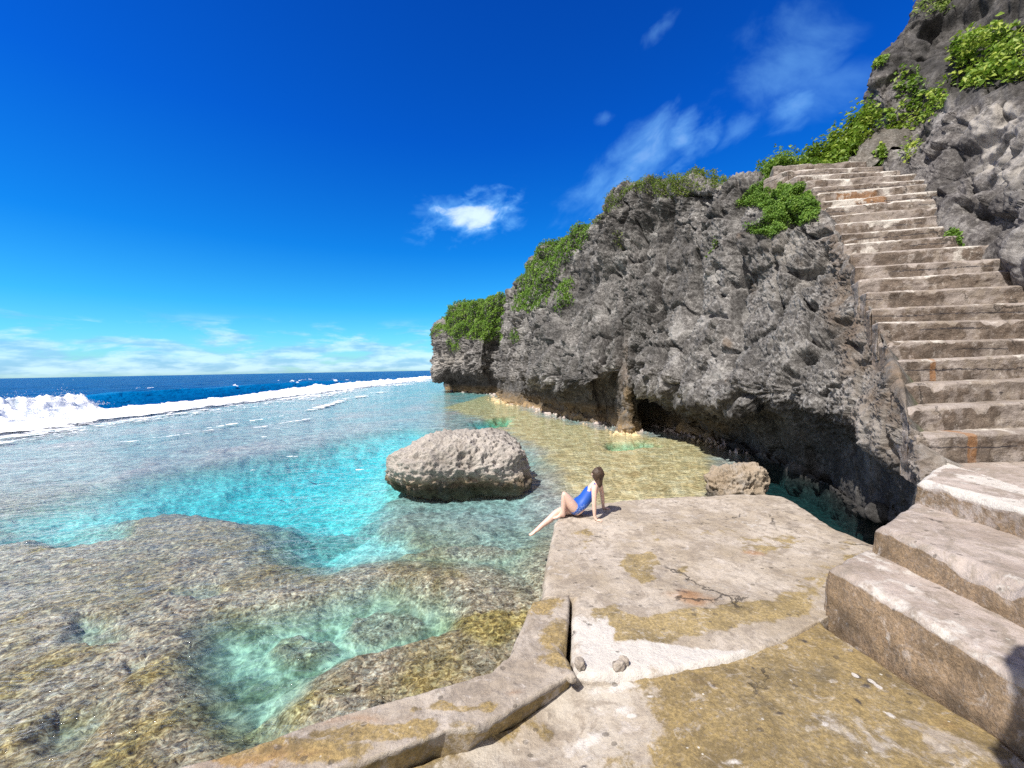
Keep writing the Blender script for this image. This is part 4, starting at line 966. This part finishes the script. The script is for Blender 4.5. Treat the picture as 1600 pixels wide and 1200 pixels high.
m = np.maximum(plateau(8.2, 13.3, 2.02), pix_mask(S, [[(928,348),(945,322),(978,296),(1040,276),(1100,288),(1096,304),(1060,312),(1020,306),(985,302),(950,330)], [(958,375),(964,365),(972,375),(968,388)]]) * (T > 8) * (T < 13.4) * fc)
mat_patch('grass', S, m, 50000, .38, .12, M_GRASS, 'dry grass and low scrub along the top of the main cliff', kind='stuff', lump=.7, aspect=.3, up=.8, tint_bias=.05)
m = pix_mask(S, [[(1152,322),(1185,296),(1215,278),(1245,288),(1274,312),(1282,345),(1250,352),(1232,350),(1212,372),(1180,366),(1170,362),(1198,345),(1204,328),(1180,322)]], 4) * (T > 12.8) * (T < 16) * fc
mat_patch('creeper', S, m, 45000, .26, .065, M_MAT, 'dense green creeper hanging over the cliff edge beside the upper stairs', 'creeper', lump=1.1, up=.45, tint_bias=.02)
# terrace bushes behind the stairs
xs_, ys_ = TERR[..., 0], TERR[..., 1]
HS = dict(P=TERR, N=np.broadcast_to(np.array([0, 0, 1.0]), TERR.shape))
def bush_at(px, D, r, n, h, label, mat=M_LEAF, size=.15, stems=14, tb=0.0, name='shrub'):
    c = at(px, 300, D)[0]
    mk = smooth(1.15 - np.hypot((xs_ - c) / r, (ys_ - D) / (r * .8)), 0, .5)
    return mat_patch(name, HS, mk, n, h, size, mat, label, 'shrub', lump=1.0, up=.9, stems=stems, tint_bias=tb)
bush_at(1132, 14.6, .45, 900, .75, 'small leafy bush at the cliff edge left of the top step', size=.15)
bush_at(1180, 14.9, 1.0, 4200, .95, 'low green shrub behind the left end of the top step', M_MAT, .12)
bush_at(1238, 14.8, 1.0, 4200, 1.1, 'rounded shrub behind the middle of the top step', M_LEAF, .12, tb=-.1)
bush_at(1290, 14.7, .95, 3800, 1.2, 'taller leafy shrub behind the right end of the top step', M_LEAF, .14)
bush_at(1332, 14.6, .75, 2400, 1.5, 'bright leafy shrub climbing from the terrace to the crag', M_LEAF, .16, tb=.15)
S = CRAG; T, U = S['T'], S['U']; fc = face_cam(S)
def crag_bush(polys, n, th, size, label, mat=M_LEAF, cat='shrub', name='shrub', tb=0.0, stems=16, aspect=.6, u=(0, 99)):
    m = pix_mask(S, polys, 5) * fc * (U > u[0]) * (U < u[1])
    return mat_patch(name, S, m, n, th, size, mat, label, cat, lump=1.1, up=.55, stems=stems, tint_bias=tb, aspect=aspect)
crag_bush([[(1476,120),(1490,92),(1520,75),(1555,62),(1605,58),(1605,130),(1560,140),(1520,142),(1488,138)]], 2400, .8, .17, 'large bright leafy shrub on the ledge high on the crag', tb=.2, u=(2, 6.5))
crag_bush([[(1398,140),(1405,115),(1432,112),(1455,140),(1445,172),(1415,178),(1402,165)]], 2000, .5, .15, 'dark green shrub tucked against the left shoulder of the crag', tb=-.12)
crag_bush([[(1345,215),(1375,185),(1425,165),(1470,140),(1475,165),(1440,195),(1400,215),(1372,232),(1350,232)]], 2600, .42, .14, 'trailing leafy shrub sloping down the crag towards the top step', tb=.12)
crag_bush([[(1338,238),(1352,222),(1375,226),(1385,250),(1372,262),(1345,256)]], 900, .4, .13, 'small leafy shrub at the foot of the crag beside the top step', tb=.05)
crag_bush([[(1403,240),(1420,215),(1440,220),(1436,245),(1412,255)]], 700, .35, .12, 'sparse yellowish shrub low on the crag above the staircase', tb=.2)
crag_bush([[(1425,30),(1438,8),(1450,0),(1495,5),(1492,22),(1460,30),(1440,34)]], 900, .4, .20, 'grassy tuft on the skyline at the top of the crag', M_GRASS, name='grass_tuft', cat='grass', aspect=.25)
crag_bush([[(1366,105),(1374,92),(1384,96),(1380,108)]], 160, .25, .14, 'tiny leafy tuft clinging to the left edge of the crag', stems=5)
crag_bush([[(1478,372),(1490,362),(1502,370),(1505,384),(1484,386)]], 900, .16, .07, 'small mossy tuft where the staircase meets the crag', M_MAT, stems=6)
# ================================================================== person
def skin_obj(name, J, E, mat, parent=None, root=0, sub=2, origin=(0, 0, 0)):
    me = bpy.data.meshes.new(name)
    names = list(J); idx = {k: i for i, k in enumerate(names)}
    me.from_pydata([tuple(np.array(J[k][:3]) - origin) for k in names], [(idx[a], idx[b]) for a, b in E], [])
    o = bpy.data.objects.new(name, me); COL.objects.link(o)
    md = o.modifiers.new('skin', 'SKIN'); md.use_smooth_shade = True
    sv = me.skin_vertices[0].data
    for k in names:
        r = J[k][3]; r = (r, r) if not isinstance(r, tuple) else r
        sv[idx[k]].radius = r; sv[idx[k]].use_root = (idx[k] == root)
    s = o.modifiers.new('sub', 'SUBSURF'); s.levels = sub; s.render_levels = sub
    dg = bpy.context.evaluated_depsgraph_get(); ev = o.evaluated_get(dg)
    m2 = bpy.data.meshes.new_from_object(ev); bpy.data.objects.remove(o); bpy.data.meshes.remove(me)
    m2.name = name
    m2.polygons.foreach_set('use_smooth', np.full(len(m2.polygons), True))
    m2.materials.clear(); m2.materials.append(mat)
    o = bpy.data.objects.new(name, m2); COL.objects.link(o)
    if parent: o.parent = parent
    return o
t = NT('skin'); p = t.pos()
t.principled(t.mix(t.noise(p, 25, 3), (0.66, 0.43, 0.34), (0.76, 0.53, 0.43)), 0.5, None, Subsurface_Weight=0.12, Subsurface_Radius=(.02, .008, .004), Subsurface_Scale=.5); M_SKIN = t.m
t = NT('swimsuit'); p = t.pos()
pat = t.math('MULTIPLY', t.step(t.noise(p, 55, 3, .6), .52, .60), t.step(t.n('SeparateXYZ', {0: p}).outputs[2], .24, .17))
t.principled(t.mix(pat, (0.012, 0.085, 0.42), (0.30, 0.42, 0.70)), 0.55); M_SUIT = t.m
t = NT('brown_hair'); p = t.pos()
hn = t.noise(t.scale(p, (1, 1, .12)), 130, 3, .6)
t.principled(t.mix(hn, (0.025, 0.015, 0.010), (0.10, 0.058, 0.034)), 0.5, t.bump(hn, .6, .01)); M_HAIR = t.m
J, E = {}, []
def jt(k, x, y, z, r, prev=None):
    J[k] = (x, y, z, r)
    if prev: E.append((prev, k))
jt('pelvis', .945, 6.09, .115, (.115, .10))
jt('waist', 1.03, 6.10, .225, (.092, .085), 'pelvis')
jt('chest', 1.13, 6.12, .355, (.112, .09), 'waist')
jt('upchest', 1.205, 6.125, .44, (.088, .075), 'chest')
jt('neck', 1.245, 6.125, .515, .042, 'upchest')
jt('jaw', 1.235, 6.13, .565, .056, 'neck')
jt('head', 1.232, 6.14, .625, .078, 'jaw')
jt('crown', 1.232, 6.14, .675, .062, 'head')
fd = np.array([-.40, .915, 0.03]); sdv = np.array([.915, .40, 0])
def hp(f, s, u): return np.array([1.232, 6.14, .61]) + fd * f + sdv * s + np.array([0, 0, u])
jt('nose', *hp(.098, 0, .0), .010, 'head'); jt('chin', *hp(.062, 0, -.062), .022, 'jaw')
jt('ear_a', *hp(0, .086, 0), .012, 'head'); jt('ear_b', *hp(0, -.086, 0), .012, 'head')
# arms straight down behind her, palms on the slab
def arm(s, sh, el, wr, palm, fdir):
    jt(s + 'sh', *sh, .046, 'upchest'); jt(s + 'ua', *(np.array(sh) * .5 + np.array(el) * .5), .040, s + 'sh'); jt(s + 'el', *el, .034, s + 'ua'); jt(s + 'fa', *(np.array(wr) * .55 + np.array(el) * .45), .030, s + 'el')
    jt(s + 'wr', *wr, .021, s + 'fa'); jt(s + 'pa', *palm, (.030, .016), s + 'wr')
    fdir = np.array(fdir, float); fdir /= np.linalg.norm(fdir); side = np.array([-fdir[1], fdir[0], 0])
    for k, (off, ln, sp) in enumerate(((-.026, .055, -.25), (-.009, .066, -.08), (.009, .062, .08), (.025, .048, .28))):
        d_ = fdir + side * sp; d_ /= np.linalg.norm(d_)
        b_ = np.array(palm) + side * off + fdir * .030
        jt(f'{s}k{k}', *b_, .0085, s + 'pa'); jt(f'{s}m{k}', *(b_ + d_ * ln * .5 + np.array([0, 0, .004])), .0080, f'{s}k{k}'); jt(f'{s}t{k}', *(b_ + d_ * ln + np.array([0, 0, -.006])), .0065, f'{s}m{k}')
    b_ = np.array(palm) + side * .036
    jt(s + 'th', *b_, .011, s + 'pa'); jt(s + 'tt', *(b_ + side * .02 + fdir * .03 + np.array([0, 0, -.004])), .008, s + 'th')
arm('l', (1.165, 5.975, .455), (1.150, 5.915, .255), (1.150, 5.895, .055), (1.165, 5.885, .018), (.95, -.3, -.05))
arm('r', (1.305, 6.265, .445), (1.352, 6.315, .245), (1.372, 6.345, .055), (1.385, 6.355, .018), (.95, .3, -.05))
def leg(s, hip, kn, an, heel, ball, toe, thigh_r, calf_shift):
    hip, kn, an = map(np.array, (hip, kn, an))
    jt(s + 'hip', *hip, .092, 'pelvis'); jt(s + 'tm', *(hip * .5 + kn * .5), .079, s + 'hip'); jt(s + 'kn', *kn, .050, s + 'tm')
    jt(s + 'ca', *(kn * .68 + an * .32 + np.array(calf_shift)), .056, s + 'kn'); jt(s + 'an', *an, .028, s + 'ca')
    jt(s + 'he', *heel, .028, s + 'an'); jt(s + 'ba', *ball, (.036, .022), s + 'an'); jt(s + 'to', *toe, (.030, .014), s + 'ba')
leg('l', (.90, 6.00, .105), (.715, 5.985, .395), (.705, 5.99, .075), (.735, 5.99, .035), (.615, 5.985, .028), (.555, 5.98, .018), .07, (.025, 0, 0))
leg('r', (.90, 6.17, .10), (.62, 6.06, .075), (.335, 5.94, -.115), (.345, 5.94, -.155), (.262, 5.905, -.170), (.205, 5.885, -.190), .07, (.0, 0, -.02))
org = np.array([.95, 6.09, .0])
pr = empty('person', tuple(org)); tag(pr, 'woman in a blue swimsuit sitting on the platform edge, leaning back on both arms', 'person')
skin_obj('body', J, E, M_SKIN, pr, 0, 2, org)
SJ, SE = {}, []
J2, E2 = J, E
def sj(k, x, y, z, r, prev=None):
    SJ[k] = (x, y, z, r)
    if prev: SE.append((prev, k))
sj('p', .945, 6.09, .118, (.134, .118)); sj('w', 1.03, 6.10, .225, (.112, .106), 'p'); sj('c', 1.13, 6.12, .355, (.126, .106), 'w'); sj('u', 1.175, 6.123, .408, (.104, .088), 'c')
sj('lh', .885, 5.995, .125, .099, 'p'); sj('lt', .850, 5.995, .180, .088, 'lh'); sj('rh', .885, 6.175, .115, .099, 'p'); sj('rt', .82, 6.145, .105, .088, 'rh')
suit = skin_obj('swimsuit', SJ, SE, M_SUIT, pr, 0, 2, org)
for (a, b, c) in (((1.13, 6.03, .43), (1.185, 6.035, .50), (1.245, 6.06, .42)), ((1.2, 6.20, .43), (1.25, 6.205, .50), (1.29, 6.17, .41))):
    V, Fc = [], []
    add_tube(V, Fc, [np.array(a), np.array(b), np.array(c)], (.012, .012, .012), org, 8)
    mesh_obj('strap', V, Fc, M_SUIT, parent=pr)
HJ = {}; SE = []; SJ = HJ
bk = -fd
def hh(f, s, u): return tuple(np.array([1.232, 6.14, .61]) - fd * f + sdv * s + np.array([0, 0, u]))
sj('a', *hh(-.015, 0, .085), .060); sj('b', *hh(.03, 0, .05), .098, 'a'); sj('c', *hh(.045, 0, .0), .098, 'b'); sj('d', *hh(.055, 0, -.06), .066, 'c'); sj('e', *hh(.085, -.01, -.12), .052, 'd'); sj('f', *hh(.10, -.015, -.17), .030, 'e')
hr = skin_obj('hair', SJ, SE, M_HAIR, pr, 0, 3, org)
hv = np.empty(len(hr.data.vertices) * 3, np.float32); hr.data.vertices.foreach_get('co', hv); hv = hv.reshape(-1, 3)
ctr = np.array(hh(.05, 0, 0)) - org; dv_ = hv - ctr; dv_ /= np.linalg.norm(dv_, axis=1)[:, None]
hv = hv + dv_ * (.020 * fbm(hv * np.array([38, 38, 9]), 3) + .016 * fbm(hv * 11, 3))[:, None]
hr.data.vertices.foreach_set('co', hv.astype(np.float32).ravel())
# face: eyes and mouth, on the side turned to the sea
for s in (-1, 1):
    c = hp(.073, .030 * s, .014); 
    bm_v, bm_f = [], []
    n = 8
    TH, PH = np.meshgrid(np.linspace(0, 2 * np.pi, 2 * n), np.linspace(-np.pi / 2, np.pi / 2, n), indexing='ij')
    d = np.stack([np.cos(PH) * np.cos(TH), np.cos(PH) * np.sin(TH), np.sin(PH)], -1) * .010
    mesh_obj('eye', d.reshape(-1, 3) + c - org, grid_faces(2 * n, n), M_HAIR, parent=pr)
mesh_obj('mouth', (np.stack([np.cos(PH) * np.cos(TH) * .004, np.cos(PH) * np.sin(TH) * .020, np.sin(PH) * .007], -1).reshape(-1, 3) @ np.array([[fd[0], fd[1], 0], [sdv[0], sdv[1], 0], [0, 0, 1]])) + hp(.074, 0, -.038) - org, grid_faces(2 * n, n), plain('lips', (.5, .18, .16)), parent=pr)
# ================================================================== light, sky, camera
SUN_EL = R(56); TOSUN = np.array([-.75, -.66, 0]); TOSUN /= np.linalg.norm(TOSUN)
TOSUN = np.array([TOSUN[0] * math.cos(SUN_EL), TOSUN[1] * math.cos(SUN_EL), math.sin(SUN_EL)])
sd_ = bpy.data.lights.new('sun', 'SUN'); sd_.energy = 4.6; sd_.angle = R(0.5); sd_.color = (1.0, 0.955, 0.89)
so = bpy.data.objects.new('sun', sd_); COL.objects.link(so); so.rotation_euler = Vector(TOSUN).to_track_quat('Z', 'Y').to_euler(); so.location = (-20, -20, 40)

w = bpy.data.worlds.new('World'); SC.world = w; w.use_nodes = True
wt = w.node_tree; wt.nodes.clear()
class WT(NT):
    def __init__(s, tree): s.t = tree; s.out = tree.nodes.new('ShaderNodeOutputWorld')
t = WT(wt)
sky = t.n('TexSky', sky_type='NISHITA'); sky.sun_disc = False; sky.sun_elevation = SUN_EL; sky.sun_rotation = math.atan2(TOSUN[0], TOSUN[1])
sky.air_density = 1.0; sky.dust_density = 0.3; sky.ozone_density = 3.0
gen = t.n('TexCoord').outputs['Generated']
sp = t.n('SeparateXYZ', {0: gen})
az = t.math('ARCTAN2', sp.outputs[0], sp.outputs[1]); el = t.math('ARCSINE', sp.outputs[2])
# clear tropical sky: deeper and more saturated with height
tintc = t.ramp(t.math('MULTIPLY', el, 2 / math.pi), [(0.0, (0.55, 0.98, 1.25)), (0.05, (0.30, 0.98, 1.28)), (0.09, (0.13, 0.86, 1.27)), (0.17, (0.03, 0.62, 1.32)), (0.31, (0.012, 0.42, 1.32)), (0.55, (0.012, 0.30, 1.10)), (0.8, (0.10, 0.42, 1.05))])
skyc = t.mix(1.0, sky.outputs[0], tintc, 'MULTIPLY')
# clouds
def azel(px, py):
    d = ray(px, py); d = d / np.linalg.norm(d); return math.atan2(d[0], d[1]), math.asin(d[2])
cv = t.n('CombineXYZ'); t.set(cv, 0, az); t.set(cv, 1, el)
wn_ = t.n('TexNoise', {'Scale': 6.0, 'Detail': 3.0}); t.set(wn_, 'Vector', cv.outputs[0])
tot = None
def cloud(px, py, wpx, hpx, rot, dens, nscale, thr=.45):
    global tot
    a0, e0 = azel(px, py); c_, s_ = math.cos(R(rot)), math.sin(R(rot))
    da = t.math('SUBTRACT', az, a0); de = t.math('SUBTRACT', el, e0)
    u_ = t.math('ADD', t.math('MULTIPLY', da, c_), t.math('MULTIPLY', de, s_)); v_ = t.math('SUBTRACT', t.math('MULTIPLY', de, c_), t.math('MULTIPLY', da, s_))
    sc = math.cos(a0) ** 2
    u2 = t.math('POWER', t.math('ABSOLUTE', t.math('DIVIDE', u_, wpx / F * sc)), 2.0); v2 = t.math('POWER', t.math('ABSOLUTE', t.math('DIVIDE', v_, hpx / F * math.cos(a0))), 2.0)
    g = t.math('SUBTRACT', 1.0, t.math('SQRT', t.math('ADD', u2, v2)))
    cc = t.n('CombineXYZ'); t.set(cc, 0, u_); t.set(cc, 1, t.math('MULTIPLY', v_, 1.7)); cc.inputs[2].default_value = px * .013
    nz = t.noise(cc.outputs[0], nscale, 6, .56, .3)
    k = t.math('ADD', g, t.math('MULTIPLY', t.math('SUBTRACT', nz, .5), 2.2))
    k = t.math('MULTIPLY', t.step(k, .05, 1.25), dens)
    k = t.math('MULTIPLY', k, t.step(g, -.35, .25))
    tot = k if tot is None else t.math('MAXIMUM', tot, k)
cloud(742, 338, 105, 40, 12, 0.74, 16)
cloud(690, 325, 60, 22, 0, 0.35, 16)
cloud(985, 262, 165, 50, 30, 0.36, 10)
cloud(1060, 225, 80, 40, 15, 0.35, 14)
cloud(1230, 95, 105, 75, -20, 0.26, 8)
cloud(1290, 130, 110, 55, -15, 0.20, 8)
cloud(1240, 165, 80, 40, 0, 0.31, 12)
cloud(1025, 50, 40, 14, 20, 0.17, 18)
cloud(1150, 205, 45, 22, 20, 0.20, 16)
cloud(945, 183, 22, 9, 0, 0.16, 20)
# low bank along the horizon
cc = t.n('CombineXYZ'); t.set(cc, 0, az); t.set(cc, 1, t.math('MULTIPLY', el, 4.2))
bk_ = t.noise(cc.outputs[0], 7.0, 8, .62, .3)
band = t.math('MULTIPLY', t.step(el, .125, .075), t.step(el, -.01, .012))
low = t.math('MULTIPLY', t.step(t.math('ADD', bk_, t.math('MULTIPLY', t.step(el, .085, .01), .14)), .47, .64), band)
tot = t.math('MAXIMUM', tot, t.math('MULTIPLY', low, .58))
shade = t.step(t.noise(cc.outputs[0], 11.0, 5, .6), .38, .62)
lowcol = t.mix(shade, (2.4, 4.3, 7.2), (6.4, 8.0, 9.8))
cl_col = t.mix(t.step(el, .13, .20), lowcol, t.mix(t.step(tot, .22, .62), (2.6, 6.4, 10.4), (7.6, 9.2, 10.4)))
# unseen sky behind the viewpoint, whitened to neutralise the blue in the shadows
dt = t.n('VectorMath', operation='DOT_PRODUCT'); t.set(dt, 0, gen); dt.inputs[1].default_value = (-.50, -.70, .45)
rear_fill = t.math('MULTIPLY', t.step(dt.outputs['Value'], .22, .80), t.math('ADD', .55, t.math('MULTIPLY', t.noise(gen, 3.0, 5), .6)))
skyc = t.mix(rear_fill, skyc, (7.6, 7.0, 6.3))
fin = t.mix(tot, skyc, cl_col)
bg = t.n('Background', {'Strength': 0.1}); t.set(bg, 'Color', fin)
wt.links.new(bg.outputs[0], t.out.inputs['Surface'])

cam = bpy.data.cameras.new('camera'); co = bpy.data.objects.new('camera', cam); COL.objects.link(co)
m = Matrix.Identity(4)
for i in range(3): m[i][0] = _right[i]; m[i][1] = _up[i]; m[i][2] = -_fwd[i]; m[i][3] = CAM[i]
co.matrix_world = m
cam.sensor_fit = 'HORIZONTAL'; cam.sensor_width = 36; cam.lens = 36 * F / 1600; cam.clip_start = 0.05; cam.clip_end = 30000
SC.camera = co
SC.render.engine = 'CYCLES'
SC.view_settings.view_transform = 'Standard'; SC.view_settings.look = 'None'; SC.view_settings.gamma = 1; SC.view_settings.exposure = 0.45
cy = SC.cycles
cy.use_denoising = False; cy.max_bounces = 8; cy.transparent_max_bounces = 12; cy.diffuse_bounces = 3; cy.glossy_bounces = 2; cy.caustics_reflective = False; cy.caustics_refractive = False
cy.sample_clamp_indirect = 6
